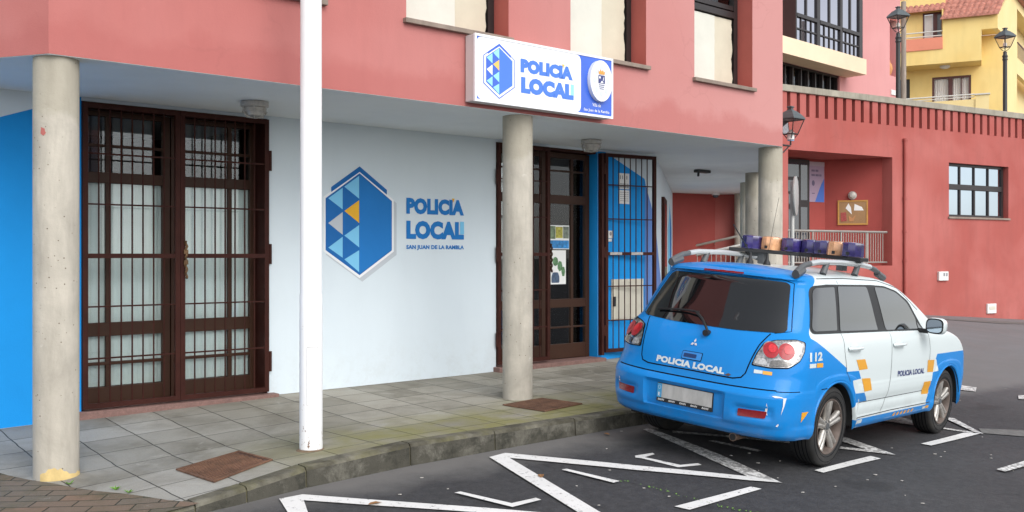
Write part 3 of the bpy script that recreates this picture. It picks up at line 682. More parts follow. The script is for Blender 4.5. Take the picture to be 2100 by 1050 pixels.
def room(a,b,z0,depth,n0,mt=None):
    r=MB();r.face([(a,n0-depth,z0),(b,n0-depth,z0),(b,n0-depth,3),(a,n0-depth,3)]);r.face([(a,n0,z0),(a,n0-depth,z0),(a,n0-depth,3),(a,n0,3)]);r.face([(b,n0,z0),(b,n0-depth,z0),(b,n0-depth,3),(b,n0,3)]);r.face([(a,n0,z0),(b,n0,z0),(b,n0-depth,z0),(a,n0-depth,z0)])
    return r.build('room',mt or M_dark,B)
room(.4,2.7,.2,2.4,-1.93);room(5.1,7.5,.25,2.2,-1.83,pm('entrance_hall',(.30,.33,.30),.9))  # hall walls coloured pale green grey so the door glass looks lit
# reveals in brown
for (a,b,z0,z1) in ((.652,2.434,.2,2.968),(5.40,7.135,.27,2.968)):
    r=MB()
    r.box(a,a+.02,-1.9,-1.63,z0,z1)
    if a<1: r.box(b-.02,b,-1.9,-1.63,z0,z1)
    r.box(a+.02,b-.02,-1.9,-1.63,z1-.03,z1)
    r.build('door_lining',M_brown,B)
def grille(a,b,z0,z1,n,bars,hz,thick,nm='security_gate',parent=None,fr=.045,flip=None):
    g=MB() if flip is None else flip
    g.box(a,a+fr,n-.02,n+.02,z0,z1);g.box(b-fr,b,n-.02,n+.02,z0,z1);g.box(a+fr,b-fr,n-.02,n+.02,z0,z0+fr);g.box(a+fr,b-fr,n-.02,n+.02,z1-fr,z1)
    g.box(a+fr,b-fr,n-.018,n+.018,thick-.02,thick+.022)
    for z in hz: g.box(a+fr,b-fr,n-.004,n+.012,z-.007,z+.007)
    for k in range(1,bars+1):
        x=a+fr+(b-a-2*fr)*k/(bars+1);g.tube([(x,n-.006,z0+fr*.5),(x,n-.006,z1-fr*.5)],.0075,6,cap=False)
    return g.build(nm,M_brown,parent or B)
hz=[.69,1.15,2.06,2.51]
for a,b in ((.655,1.527),(1.53,2.43)):
    gg=grille(a,b,.25,2.958,-1.60,7,hz,1.60)
    if a>1:
        h=MB();h.tube([(1.578+.007*math.sin(k*1.1),-1.567+.007*math.cos(k*1.1),1.39+.0125*k) for k in range(29)],.012,8);h.box(1.556,1.596,-1.585,-1.56,1.62,1.66);h.box(1.556,1.596,-1.585,-1.56,1.52,1.56)
        h.build('twisted_handle',pm('old_brass',(.17,.10,.05),.4,metal=.7,var=.4,scale=20),gg)
        for z in (2.55,1.62,.55):
            h=MB();h.tube([(2.447,-1.59,z-.10),(2.447,-1.59,z+.10)],.016,8);h.build('hinge',M_brown,gg)
t_=MB();t_.slab([(.60,-1.90),(2.50,-1.90),(2.50,-1.50),(.60,-1.55)],.05,.232);t_.build('threshold',M_thr,B,bevel=.006)
# ---- entrance
t_=MB();t_.slab([(5.36,-2.1),(7.16,-2.1),(7.16,-1.48),(5.36,-1.50)],.1,.272);t_.build('threshold',M_thr,B,bevel=.006)
rowsE=[(.28,.465),(.67,.69),(.935,1.045),(2.272,2.384),(2.686,2.706),(2.86,2.93)]
dl=door_leaf(5.425,6.34,-1.76,.275,rowsE,[(5.9,.44,.926),(5.9,1.03,2.272),(5.9,2.384,2.86)],M_brown2)
dr=door_leaf(6.355,7.125,-1.76,.275,rowsE,[(6.815,.465,.935),(6.815,1.045,2.272),(6.815,2.384,2.86)],M_brown2,'entrance_door')
for d,a,b in ((dl,5.48,6.28),(dr,6.41,7.065)):
    g=MB();g.box(a,b,-1.792,-1.786,.45,2.87);g.build('glass',M_glass,d)
g=MB()
for k in range(15): g.box(6.424+.026*k,6.431+.026*k,-1.798,-1.796,1.045,2.272)
for k in range(45): g.box(6.425,6.80,-1.801,-1.799,1.05+.0272*k,1.057+.0272*k)
g.build('wire_mesh',pm('mesh_wire',(.48,.54,.50),.5),dr)
gg=grille(5.405,6.25,.30,2.955,-1.60,6,[.72,1.18,2.08,2.53],1.62)
h=MB();h.tube([(6.29+.007*math.sin(k*1.1),-1.60+.007*math.cos(k*1.1),1.40+.0125*k) for k in range(29)],.014,8);h.build('twisted_handle',M_brown2,gg)
for z in (2.55,1.62,.6):
    h=MB();h.tube([(5.39,-1.585,z-.09),(5.39,-1.585,z+.09)],.015,8);h.build('hinge',M_brown,gg)
# opened leaf, swung back against the blue wall
hg=MB();ang=math.radians(-8.5)
class RotMB(MB):
    def v(s,p):
        a,b=p[0]-7.22,p[1]+1.58;return MB.v(s,(7.22+a*math.cos(ang)+b*math.sin(ang),-1.58-a*math.sin(ang)+b*math.cos(ang),p[2]))
og=grille(7.23,8.10,.33,2.955,-1.58,7,[.75,1.20,2.09,2.54],1.63,'open_gate',flip=RotMB())
h=RotMB();h.box(7.30,7.50,-1.559,-1.556,1.615,1.65);h.box(7.66,7.86,-1.559,-1.556,1.615,1.65);h.build('bare_metal_patch',pm('bare_metal',(.40,.38,.36),.6,var=.3,scale=30),og)
h=MB();h.box(7.145,7.19,-1.62,-1.55,.30,2.95)
for z in (2.75,1.65,.62): h.tube([(7.21,-1.57,z-.07),(7.21,-1.57,z+.07)],.018,8)
h.build('hinge_post',M_brown,og)

# ---------------- things fixed to the police station ----------------
def place(name,label,cat,u,n,z,group=None): return FB.root(name,label,cat,u,n,z,group)
# light box sign
sg=place('light_box_sign','white and blue box sign with hexagon badge and round crest above the middle column','sign',4.4615,.16,3.044);sg.scale=(1.0149,1,1.0149)
og_=(4.36,.16,3.02);Q=lambda:MB(og_)
n1=.31;a,b,z0,z1=3.455,5.268,3.014,3.625
m=Q();m.box(a,b,.165,n1-.006,z0,z1);m.build('case',M_signc,sg,bevel=.006)
m=Q()
m.box(a-.004,b+.004,n1-.02,n1+.004,z1-.018,z1+.004);m.box(a-.004,b+.004,n1-.02,n1+.004,z0-.004,z0+.018);m.box(a-.004,a+.018,n1-.02,n1+.004,z0+.018,z1-.018);m.box(b-.018,b+.004,n1-.02,n1+.004,z0+.018,z1-.018)
m.build('frame',M_signw,sg)
m=Q();m.plate([(a+.018,z0+.018),(b-.018,z0+.018),(b-.018,z1-.018),(a+.018,z1-.018)],n1-.006,n1-.003);m.build('blue_panel',M_signb,sg)
m=Q();m.plate(rounded([(a+.018,z0+.018),(4.81,z0+.018),(4.81,z1-.018),(a+.018,z1-.018)],.075,7),n1-.003,n1-.0015);m.build('white_panel',M_signw,sg)
emblem(sg,3.743-4.36,3.533-3.02,3.093-3.02,.160,3.427-3.02,3.197-3.02,n1-.16-.001,[M_signb2,M_signb,M_signc2,M_signy,M_signw],'badge',ring=(.030,M_signb,.021,M_signw),step=.0016)
m=Q();wall_text(m,'POLICIA',4.006,3.337,.689,.133,n1+.0008,0,.085);wall_text(m,'LOCAL',4.012,3.142,.695,.156,n1+.0008,0,.085);m.build('lettering',M_signb2,sg)
m=Q();m.plate([(4.668,3.19),(4.710,3.19),(4.710,3.298),(4.668,3.298)],n1+.001,n1+.002);m.build('lettering',M_signc2,sg)
m=Q();m.plate([(4.545,3.482),(4.585,3.482),(4.565,3.445)],n1+.001,n1+.002);m.build('lettering',M_signy,sg)
m=Q();wall_text(m,'Villa de',4.975,3.112,.118,.034,n1-.0015,0,.012);wall_text(m,'San Juan de la Rambla',4.852,3.05,.367,.036,n1-.0015,0,.012);m.build('lettering',M_signw,sg)
m=Q();m.extrude([(x,n1-.002,z) for x,z in circ(5.06,3.372,.158,.208,40)],(0,.045,0));cr=m.build('crest',M_signw,sg,smooth=True)
m=Q();nn=n1+.0445
for k in range(8):
    t=2*math.pi*k/8;x,z=5.06+.098*math.cos(t),3.372+.130*math.sin(t);m.plate(circ(x,z,.026,.032,10),nn,nn+.001)
m.build('crest_wreath',M_signg,cr)
m=Q();m.plate([(5.013,3.428),(5.107,3.428),(5.107,3.345),(5.013,3.345)],nn+.001,nn+.002)
for k in range(3): m.plate([(5.018+.006*k,3.332-.019*k),(5.102-.006*k,3.332-.019*k),(5.102-.006*k,3.325-.019*k),(5.018+.006*k,3.325-.019*k)],nn+.001,nn+.002)
m.build('crest_shield',pm('crest_navy',(.05,.06,.20),.4),cr)
m=Q();m.plate(circ(5.033,3.405,.011,.014,12),nn+.002,nn+.003);m.plate([(5.04,3.35),(5.085,3.35),(5.078,3.365),(5.06,3.372)],nn+.002,nn+.003);m.plate([(5.075,3.375),(5.083,3.375),(5.092,3.41),(5.086,3.412)],nn+.002,nn+.003);m.build('crest_charge',M_signw,cr)
m=Q();m.plate([(5.02,3.437),(5.10,3.437),(5.108,3.475),(5.09,3.46),(5.08,3.487),(5.06,3.465),(5.04,3.487),(5.03,3.46),(5.012,3.475)],nn+.001,nn+.003);m.build('crest_crown',pm('crest_gold',(.72,.33,.06),.4),cr)
# bulkhead lamps under the soffit
def bulkhead(label,u,n):
    t=place('ceiling_lamp',label,'lamp',u,n,FZ-.004,'caged lamps under the soffit');o=(u,n,FZ-.004)
    m=MB(o);m.lathe([(.125,FZ-.006),(.125,FZ-.045),(.105,FZ-.058)],(u,n,0),seg=32);m.build('base',M_lampbody,t,smooth=True)
    m=MB(o);m.lathe([(.098,FZ-.06),(.092,FZ-.095),(.07,FZ-.125),(.0,FZ-.135)],(u,n,0),seg=28,cap=False);m.build('glass',M_frost,t,smooth=True)
    m=MB(o)
    for k in range(6):
        t0=math.pi*2*k/6;P=[(u+r*math.cos(t0),n+r*math.sin(t0),FZ-h) for r,h in ((.112,.05),(.108,.10),(.085,.135),(0,.148))];m.tube(P,.006,6)
    m.tube([(u+.109*math.cos(x),n+.109*math.sin(x),FZ-.095) for x in [2*math.pi*k/24 for k in range(25)]],.005,6);m.build('cage',M_lampbody,t)
bulkhead('round caged ceiling lamp under the soffit above the left barred door',1.93,-.87)
bulkhead('round caged ceiling lamp under the soffit near the entrance, right of the middle column',6.32,-.93)
x,n_=10.6,-2.63
t=place('black_spotlight','small black lamp fitting screwed to the white passage soffit behind the third column','lamp',x,n_,FZ)
m=MB((x,n_,FZ));m.box(x-.16,x+.16,n_-.05,n_+.05,FZ-.05,FZ-.005);m.tube([(x-.1,n_,FZ-.05),(x-.12,n_+.01,FZ-.11)],.02,8);m.build('body',M_black,t,bevel=.006)
x,n_=15.6,-6.2
t=place('dome_camera','small pale dome camera under the passage soffit by the red back wall','camera',x,n_,FZ)
m=MB((x,n_,FZ));m.lathe([(.09,FZ),(.09,FZ-.04)],(x,n_,0),seg=20);m.build('base',M_whitebox,t);m=MB((x,n_,FZ));m.lathe([(.075,FZ-.041),(.06,FZ-.09),(0,FZ-.115)],(x,n_,0),seg=20,cap=False);m.build('dome',M_skyglass,t,smooth=True)
# plaques, intercom, cabinet on the blue wall
M_print=pm('print_grey',(.25,.25,.27),.6)
for (z0,z1,lab,rows_) in ((2.50,2.712,'upper white notice plaque with black print behind the opened gate',((.03,.16,.05),(.13,.012,.02),(.155,.012,.02),(.17,.012,.02))),(2.302,2.487,'lower white notice plaque with lines of small print behind the opened gate',tuple((.025+.028*k,.15,.010) for k in range(5)))):
    t=place('wall_plaque',lab,'plaque',7.63,nw,z0,'plaques on the blue wall')
    m=MB((7.63,nw,z0));m.box(7.524,7.733,nw+.006,nw+.016,z0,z1);m.build('plate',M_sheet,t)
    m=MB((7.63,nw,z0))
    for k,(d,ww,hh) in enumerate(rows_):
        zz=z1-d-hh
        if hh<.03:
            for q in range(4): m.box(7.55+.045*q,7.585+.045*q-.004*(q%2),nw+.016,nw+.0175,zz,zz+hh*.6)
        else:
            for q in range(4): m.box(7.55+.042*q,7.565+.042*q,nw+.016,nw+.0175,zz,zz+hh)
    m.build('print',M_print,t)
t=place('intercom','small white wall intercom with speaker grille beside the entrance','intercom',7.347,nw,1.8)
m=MB((7.347,nw,1.8));m.box(7.303,7.391,nw+.006,nw+.035,1.835,1.936);m.box(7.305,7.389,nw+.006,nw+.02,1.79,1.828);m.build('body',M_whitebox,t,bevel=.004)
m=MB((7.347,nw,1.8));m.plate(circ(7.347,1.895,.022,.026,14),nw+.0355,nw+.037);m.build('grille',M_print,t)
t=place('meter_cabinet','cream metal meter cabinet with two doors low on the blue wall behind the opened gate','cabinet',7.7,nw,.75)
o=(7.7,nw,.75);m=MB(o)
m.box(7.385,8.015,nw+.005,nw+.02,.74,1.29);m.build('frame',M_cream,t,bevel=.003)
for a_,b_ in ((7.41,7.695),(7.705,7.99)):
    m=MB(o);m.box(a_,b_,nw+.02,nw+.028,.765,1.265);m.build('cabinet_door',M_cream,t,bevel=.003)
m=MB(o);m.box(7.41,7.44,nw+.028,nw+.045,.93,1.06);m.build('lock',M_black,t)
# posters on the entrance door
t=place('poster','blue banded poster with photos taped to the entrance door glass, the upper one','poster',6.60,-1.76,1.688,'posters on the entrance door')
o=(6.60,-1.76,1.688);m=MB(o);m.box(6.428,6.776,-1.7855,-1.7835,1.688,1.996);m.build('sheet',M_sheet,t)
for nm,q,c_ in (('photo',(6.435,6.53,1.82,1.985),(.16,.22,.13)),('photo',(6.535,6.66,1.832,1.976),(.42,.38,.06)),('photo',(6.668,6.77,1.828,1.982),(.17,.2,.16)),('blue_band',(6.435,6.77,1.698,1.802),(.03,.22,.52))):
    m=MB(o);m.box(q[0],q[1],-1.7834,-1.7825,q[2],q[3]);m.build(nm,pm('print_%d'%int(c_[0]*100+c_[2]*1000),c_,.5,var=.5,scale=22),t)
t=place('poster','white poster with car and green leaves on the entrance door glass, the lower one','poster',6.58,-1.76,1.236,'posters on the entrance door')
o=(6.58,-1.76,1.236);m=MB(o);m.box(6.449,6.717,-1.7855,-1.7835,1.236,1.674);m.build('sheet',M_sheet,t)
m=MB(o);m.plate(circ(6.53,1.53,.05,.06,9),-1.7834,-1.7825);m.plate(circ(6.61,1.47,.045,.07,7),-1.7834,-1.7825);m.plate(circ(6.67,1.40,.035,.07,6),-1.7834,-1.7825);m.build('leaf_print',pm('print_leaf',(.10,.22,.10),.5,var=.5,scale=30),t)
m=MB(o);m.plate(rounded([(6.46,1.255),(6.60,1.255),(6.60,1.335),(6.575,1.39),(6.485,1.39),(6.46,1.335)],.02),-1.7834,-1.7825);m.build('car_print',pm('print_car',(.06,.10,.17),.5,var=.4,scale=30),t)
# wall lantern builder (also used for the street lamps)
def lantern(t,o,c,s,fl=True):
    u,n,z=c;MBo=lambda:MB(o,fl)
    sq=lambda h,zz:[(u+h*s*a,n+h*s*b,z+zz*s) for a,b in((1,1),(-1,1),(-1,-1),(1,-1))]
    m=MBo()
    prof=[(.215,0),(.212,.025),(.165,.09),(.10,.16),(.045,.20),(.035,.235),(.055,.245),(.055,.27),(.012,.285)]
    R=[[m.v(p) for p in sq(h,zz)] for h,zz in prof]
    for k in range(len(R)-1):
        for j in range(4): m.fi([R[k][j],R[k][(j+1)%4],R[k+1][(j+1)%4],R[k+1][j]])
    m.fi(R[0][::-1]);m.fi(R[-1]);m.build('cap',pm('lantern_cap',(.07,.085,.09),.4,var=.25),t)
    m=MBo();T=sq(.195,-.004);Bt=sq(.105,-.30)
    for j in range(4):
        m.tube([T[j],Bt[j]],.011*s,6);m.tube([T[j],T[(j+1)%4]],.011*s,6);m.tube([Bt[j],Bt[(j+1)%4]],.011*s,6)
    bt=(u,n,z-.43*s)
    for j in range(4): m.tube([Bt[j],((Bt[j][0]*.55+u*.45),(Bt[j][1]*.55+n*.45),z-.38*s),bt],.010*s,6)
    m.build('cage',M_black,t)
    m=MBo();T=sq(.188,-.012);Bt=sq(.100,-.292)
    for j in range(4): m.face([T[j],T[(j+1)%4],Bt[(j+1)%4],Bt[j]])
    m.build('glass',M_lampglass,t)
    m=MBo();m.lathe([(.0,-.30),(.05,-.27),(.05,-.18),(.0,-.13)],(u,n,z),seg=12,cap=False);m.build('bulb',M_whitebox,t,smooth=True)
lx=FB.un(3.80,13.3)
t=place('wall_lantern','black square wall lantern on a scrolled bracket at the right end of the salmon facade','lantern',lx[0],lx[1],3.0)
o=(lx[0],lx[1],3.0);lantern(t,o,(lx[0],lx[1],3.46),.66)
e=FB.un(3.52,13.0);m=MB(o);P=[(lx[0],lx[1],3.18),(lx[0],lx[1],3.14),(lx[0],lx[1],3.10)]
m.tube([(lx[0],lx[1],3.18),(lx[0],lx[1],3.12),(lx[0]-.02,lx[1],3.10),(e[0],e[1],3.09)],.013,8)
m.tube([(e[0],e[1],2.99),(e[0]*.5+lx[0]*.5,e[1]*.5+lx[1]*.5,3.0),(lx[0]-.06,lx[1],3.08)],.009,8);m.box(e[0]-.02,e[0]+.02,e[1]-.02,e[1]+.02,2.93,3.14);m.build('bracket',M_black,t)
m=MB(o);m.box(lx[0]-.03,lx[0]+.04,lx[1]-.03,lx[1]+.03,3.17,3.235);m.build('junction_box',pm('pale_blue_plastic',(.25,.40,.62),.5),t)
# ---------------- red annex with slotted parapet ----------------
A=FA.root('red_annex','red single storey annex with slotted parapet, recessed porch and a four light window','building')
ZT=5.385
holes=[(.15,3.612,1.37,3.96),(5.735,8.19,2.59,3.94)]
PZ=4.72
mb=MB();mb.wall(-.45,30,-1.2,PZ,-.30,0,holes,0,0);mb.box(-.45,30,-.5,-.301,4.3,PZ)
# slotted parapet: merlons between dark slots, on a set-back panel
mb.box(-.45,30,-.50,-.28,PZ+.001,5.235)
u=.16+.30*0;k=0
edges=[-.45]
while u<29.5:
    edges+=[u-.042,u+.064];u+=.2985
edges.append(30)
for q in range(0,len(edges),2): mb.box(edges[q],edges[q+1],-.279,-.0005,PZ+.001,5.235)
mb.build('wall',M_red2,A)
mb=MB();mb.box(-.5,30.1,-.54,.045,5.237,ZT);mb.build('coping',M_cop,A,bevel=.01)
# slab under the terrace, porch ceiling, porch walls
mb=MB();mb.box(-6,30,-9,-.51,4.55,4.70);mb.build('terrace_slab',M_cop,A)
mb=MB();mb.box(.1,3.66,-1.9,-.305,3.965,4.10);mb.build('porch_ceiling',M_red2,A)
s0=FA.un(7.69,24.05);s1=FA.un(9.36-.12,24.05)
mb=MB();mb.extrude([(-2.5,-1.3,-.5),(s0[0],-1.3,-.5),(s0[0],-1.3,4.0),(-2.5,-1.3,4.0)],(0,-.2,0))
mb.extrude([(s0[0],-1.301,-.5),(3.60+.08*(3.6-s0[0]),-.231,-.5),(3.60+.08*(3.6-s0[0]),-.231,4.0),(s0[0],-1.301,4.0)],(.1,-.2,0));mb.build('porch_wall',pm('porch_red',(.33,.06,.05),.82,var=.08,bmp=.15),A)
mb=MB();mb.box(-2.4,3.6,-1.29,-.305,1.10,1.36);mb.build('porch_floor',M_beige,A)
# porch door
mb=MB();mb.box(1.35,2.16,-1.298,-1.24,1.37,3.93);d=mb.build('porch_door',M_dkframe,A)
mb=MB()
for (a,b,z0,z1) in ((1.86,2.08,2.95,3.84),(1.86,2.08,1.55,2.78),(1.40,1.79,3.50,3.84),(1.40,1.79,3.15,3.42),(1.40,1.79,2.85,3.08),(1.40,1.79,1.55,2.72)): mb.box(a,b,-1.239,-1.234,z0,z1)
mb.build('pane',M_skyglass,d)
# window
a,b,z0,z1=holes[1]
f=MB();nf=-.12
for q in ((a,a+.06),(b-.12,b-.04)): f.box(q[0],q[1],nf-.05,nf,z0,z1)
f.box(a+.06,b-.12,nf-.05,nf,z1-.07,z1);f.box(a+.06,b-.12,nf-.05,nf,z0,z0+.06);f.box(a+.06,b-.12,nf-.05,nf+.01,3.28,3.42)
for k,ww in ((.25,.05),(.5,.06),(.75,.05)):
    x=a+.03+(b-a-.12)*k;f.box(x-ww/2,x+ww/2,nf-.048,nf+.005,z0+.06,3.28);f.box(x-.02,x+.02,nf-.047,nf+.003,3.42,z1-.07)
w_=f.build('window',M_dkframe,A,bevel=.006)
g=MB();g.box(a+.05,b-.06,nf-.04,nf-.03,z0+.04,z1-.04);g.build('pane',M_blueglass,w_)
g=MB();g.box(a,b,-.30,-.27,z0,z1);g.build('room',M_dark,A)
g=MB();g.box(a-.04,b+.03,-.11,.04,z0-.05,z0-.003);g.build('sill',M_sill,A)
# rainwater pipe
p=MB();p.tube([(4.02,.055,4.42),(4.02,.055,.45)],.045,10)
for z in (4.4,3.0,2.2,1.5): p.lathe([(.058,z-.03),(.058,z+.03)],(4.02,.055,0),seg=12)
p.build('rainwater_pipe',M_red2,A,smooth=True)
def annex(name,label,cat,u,n,z,group=None): return FA.root(name,label,cat,u,n,z,group)
t=annex('meter_box','white double meter box fixed at mid height on the red annex wall','meter box',5.46,0,.99,'boxes on the annex wall')
o=(5.46,0,.99);m=MB(o);m.box(5.28,5.64,.003,.06,.99,1.215);m.build('case',M_whitebox,t,bevel=.006)
m=MB(o)
for x in (5.44,5.54): m.box(x,x+.055,.06,.066,1.10,1.18)
m.build('window',M_print,t)
t=annex('service_box','white service box with cream flap low on the red annex wall beside the road','meter box',7.42,0,.12,'boxes on the annex wall')
o=(7.42,0,.12);m=MB(o);m.box(7.234,7.603,.003,.05,.118,.368);m.build('case',M_whitebox,t,bevel=.006)
m=MB(o);m.box(7.30,7.55,.05,.056,.21,.30);m.build('flap',M_cream,t)
t=annex('porch_railing','pale metal railing with thin balusters in front of the recessed red porch','railing',1.9,0,1.37)
o=(1.9,0,1.37);m=MB(o)
m.tube([(.16,-.12,2.17),(3.56,-.12,2.17)],.028,8);m.tube([(.16,-.12,1.45),(3.56,-.12,1.45)],.02,8)
m.build('rail',M_steel,t,smooth=True)
for x in (.30,1.05,1.98,2.86): 
    m=MB(o);m.tube([(x,-.12,1.365),(x,-.12,2.15)],.022,8);m.build('post',M_steel,t,smooth=True)
m=MB(o);x=.36
while x<3.5: m.tube([(x,-.12,1.46),(x,-.12,2.15)],.009,6,cap=False);x+=.085
m.build('balusters',M_steel,t)
# things inside the porch
uu=np.array([1,0.])
FW=Frame((7.69,24.05),s1[0]-s0[0],0);
wa=FA.xy(s0[0],-1.301);wb=FA.xy(3.60,-.31);FW=Frame((float(wa[0]),float(wa[1])),*(wb-wa))
def onwall(x):   # distance along the splayed porch wall where image direction x/depth meets it
    r=np.array([(x-1050)/2000,1.]);M_=np.array([[r[0],-FW.u[0]],[r[1],-FW.u[1]]]);s,a=np.linalg.solve(M_,FW.O);return a,s
aL,sL=onwall(1718);aR,sR=onwall(1780)
zb0,zb1=2.36,2.96
t=FW.root('notice_board','cork notice board in a pine frame with pinned papers inside the red porch','notice board',(aL+aR)/2,0,zb0)
o=((aL+aR)/2,0,zb0);m=MB(o);m.box(aL+.03,aR-.03,.004,.02,zb0+.03,zb1-.03);m.build('cork',M_cork,t)
m=MB(o)
for q in ((aL,aR,zb0,zb0+.035),(aL,aR,zb1-.035,zb1)): m.box(q[0],q[1],.004,.03,q[2],q[3])
for q in ((aL,aL+.035),(aR-.035,aR)): m.box(q[0],q[1],.004,.0295,zb0+.035,zb1-.035)
m.build('frame',M_pine,t)
wd=aR-aL
def pp(P): return [(aL+wd*x,zb1-(zb1-zb0)*y) for x,y in P]
for P,mt,nm in (([(.36,.12),(.26,.32),(.47,.58),(.44,.3)],M_sheet,'pinned_paper'),([(.56,.15),(.80,.28),(.86,.42),(.54,.42)],M_sheet,'pinned_paper'),([(.10,.50),(.28,.48),(.30,.84),(.11,.86)],pm('red_notice',(.36,.07,.06),.6,var=.5,scale=40),'pinned_notice'),([(.36,.62),(.48,.72),(.60,.60),(.52,.85),(.38,.86)],pm('tan_paper',(.50,.24,.10),.7,var=.3),'pinned_paper')):
    m=MB(o);m.plate(pp(P),.021,.024+.004*random.random());m.build(nm,mt,t)
aC,sC=onwall(1748);zc=1.6+124/2000*sC
t=FW.root('porch_lamp','round grey wall lamp above the cork notice board in the red porch','lamp',aC,0,zc)
m=MB((aC,0,zc))
m.lathe([(.10,.004),(.10,.05),(.08,.065)],(aC,0,zc),'y',24);m.build('base',M_lampbody,t,smooth=True);m=MB((aC,0,zc));m.lathe([(.078,.066),(.06,.10),(0,.12)],(aC,0,zc),'y',20,cap=False);m.build('glass',M_frost,t,smooth=True)
t=annex('wall_banner','hanging lilac and blue information banner beside the porch door','banner',2.46,-1.3,2.92)
o=(2.46,-1.3,2.92);m=MB(o);m.box(2.21,2.72,-1.296,-1.285,2.92,3.80);m.build('panel',pm('banner_lilac',(.36,.27,.36),.6),t)
m=MB(o);m.plate([(2.40,2.925),(2.715,2.925),(2.715,3.50),(2.60,3.33)],-1.2845,-1.282);m.build('blue_field',pm('banner_blue',(.06,.15,.50),.6),t)
m=MB(o);m.box(2.21,2.72,-1.2845,-1.278,3.80,3.90);m.build('header',pm('banner_grey',(.42,.36,.40),.6),t)
m=MB(o)
for z,ww in ((3.66,.30),(3.55,.38)):
    for q in range(int(ww/.05)): m.box(2.28+.05*q,2.32+.05*q-.006*(q%3),-1.2845,-1.283,z,z+.05)
m.plate(circ(2.34,3.38,.05,.07,12),-1.2845,-1.283);m.box(2.29,2.39,-1.2845,-1.283,3.12,3.14);m.build('print',pm('banner_print',(.12,.10,.17),.6),t)
# passage back wall, ramp rails
bw0=cw+FS.u*9.0;bw=FB.un(*(bw0-FS.n*3));bw1=FB.un(*(bw0+FS.n*2.55))
mb=MB();mb.extrude([(*bw,-.5),(*bw1,-.5),(*bw1,FZ+.003),(*bw,FZ+.003)],(.1,-.25,0))
o=mb.build('passage_wall',M_red2);o.location=FB.at(0,0,0);o.rotation_euler=(0,0,FB.rz);tag(o,'red rendered back wall closing the passage beyond the columns','wall')
FR=Frame(tuple(float(q) for q in bw0),FS.n[0],FS.n[1])
def rp(x,y,dn=.35):
    r=np.array([(x-1050)/2000,1.]);O_=FR.O+FR.n*dn;M_=np.array([[r[0],-FR.u[0]],[r[1],-FR.u[1]]]);s,a=np.linalg.solve(M_,O_);return (a,dn,1.6+(525-y)/2000*s)
for lab,(p,q) in (('upper tubular ramp handrail climbing along the red passage wall',((1380,514),(1515,484))),('lower tubular ramp handrail climbing along the red passage wall',((1380,532),(1515,507)))):
    a,b=rp(*p),rp(*q);sl=(b[2]-a[2])/(b[0]-a[0]);a=(a[0]-.3,a[1],a[2]-.3*sl);b=(b[0]+.7,b[1],b[2]+.7*sl)
    t=FR.root('ramp_handrail',lab,'handrail',a[0],.35,a[2],'ramp handrails');m=MB((a[0],.35,a[2]));m.tube([a,b],.028,8);m.build('tube',M_steel,t,smooth=True)
    for k in (.1,.5,.9):
        c=tuple(a[i]+(b[i]-a[i])*k for i in range(3));m=MB((a[0],.35,a[2]));m.tube([c,(c[0],.03,c[2]-.06)],.012,6);m.build('bracket',M_steel,t)
a,b=rp(1430,522,1.2),rp(1516,503,1.2);sl=(b[2]-a[2])/(b[0]-a[0]);b=(b[0]+.5,b[1],b[2]+.5*sl)
t=FR.root('ramp_railing','sloping white railing with thin balusters on the ramp behind the columns','railing',a[0],1.2,.3);o=(a[0],1.2,.3)
m=MB(o);m.tube([a,b],.025,8);m.tube([(a[0],a[1],a[2]-.75),(b[0],b[1],b[2]-.75)],.02,8);m.build('rail',pm('white_rail',(.62,.60,.56),.4),t)
m=MB(o);x=a[0]
while x<b[0]: z=a[2]+sl*(x-a[0]);m.tube([(x,1.2,z-.75),(x,1.2,z)],.009,6,cap=False);x+=.10
m.build('balusters',M_steel,t)
m=MB(o);m.slab([(a[0]-1.5,.02),(b[0],.02),(b[0],1.3),(a[0]-1.5,1.3)],-.3,.05);m.extrude([(a[0]-1,.02,.051),(b[0],.02,.051),(b[0],.02,.051+sl*(b[0]-a[0]+1))],(0,1.28,0));m.build('ramp_base',M_cop,t)
# traffic sign seen edge-on from behind
sx,sy=.2875*15.6,15.6
t=thing('traffic_sign','grey round traffic sign seen nearly edge on, on a thin pole beside the right column','sign',(sx,sy,-.2),math.radians(0))
m=MB(flip=False);m.tube([(0,0,-.1),(0,0,3.0)],.032,12);m.build('pole',pm('sign_pole_grey',(.50,.50,.48),.5,metal=.3,var=.1),t,smooth=True)
m=MB(flip=False);m.lathe([(.0,.034),(.31,.034),(.315,.04),(.315,.062),(.30,.068),(.0,.062)],(0,0,2.76),'y',40,cap=False);dk=m.build('disc',pm('sign_back',(.42,.43,.42),.5,metal=.2,var=.1),t,smooth=True)
dk.rotation_euler=(0,0,math.radians(-112));
# ---------------- pink house on the terrace ----------------
P=FP.root('pink_house','pink upper house with a glazed dark framed balcony box and an arched niche','building',0,-.6,4.7)
o=(0,-.6,4.7)
mb=MB(o);mb.wall(-9,3.34,4.55,9.6,-.85,-.60,[(-6.5,-.373,4.56,6.62),(2.65,3.10,7.02,8.75)])
mb.build('wall',M_pink,P)
mb=MB(o);mb.plate([(2.62,8.73),(3.13,8.73),(3.13,9.0),(2.62,9.0)],-.62,-.602);mb.plate([(2.65,7.0),(3.10,7.0),(3.10,8.75)]+[(2.875+.225*math.cos(k),8.75+.225*math.sin(k)) for k in [math.pi*q/10 for q in range(1,10)]]+[(2.65,8.75)],-.90,-.88)
mb.build('arched_niche',M_reddk,P)
mb=MB(o);mb.plate([(2.65,8.7),(3.10,8.7)]+[(2.875+.225*math.cos(k),8.75+.225*math.sin(k)) for k in [math.pi*q/10 for q in range(0,11)]],-.6,-.597);mb.build('niche_arch',M_reddk,P)
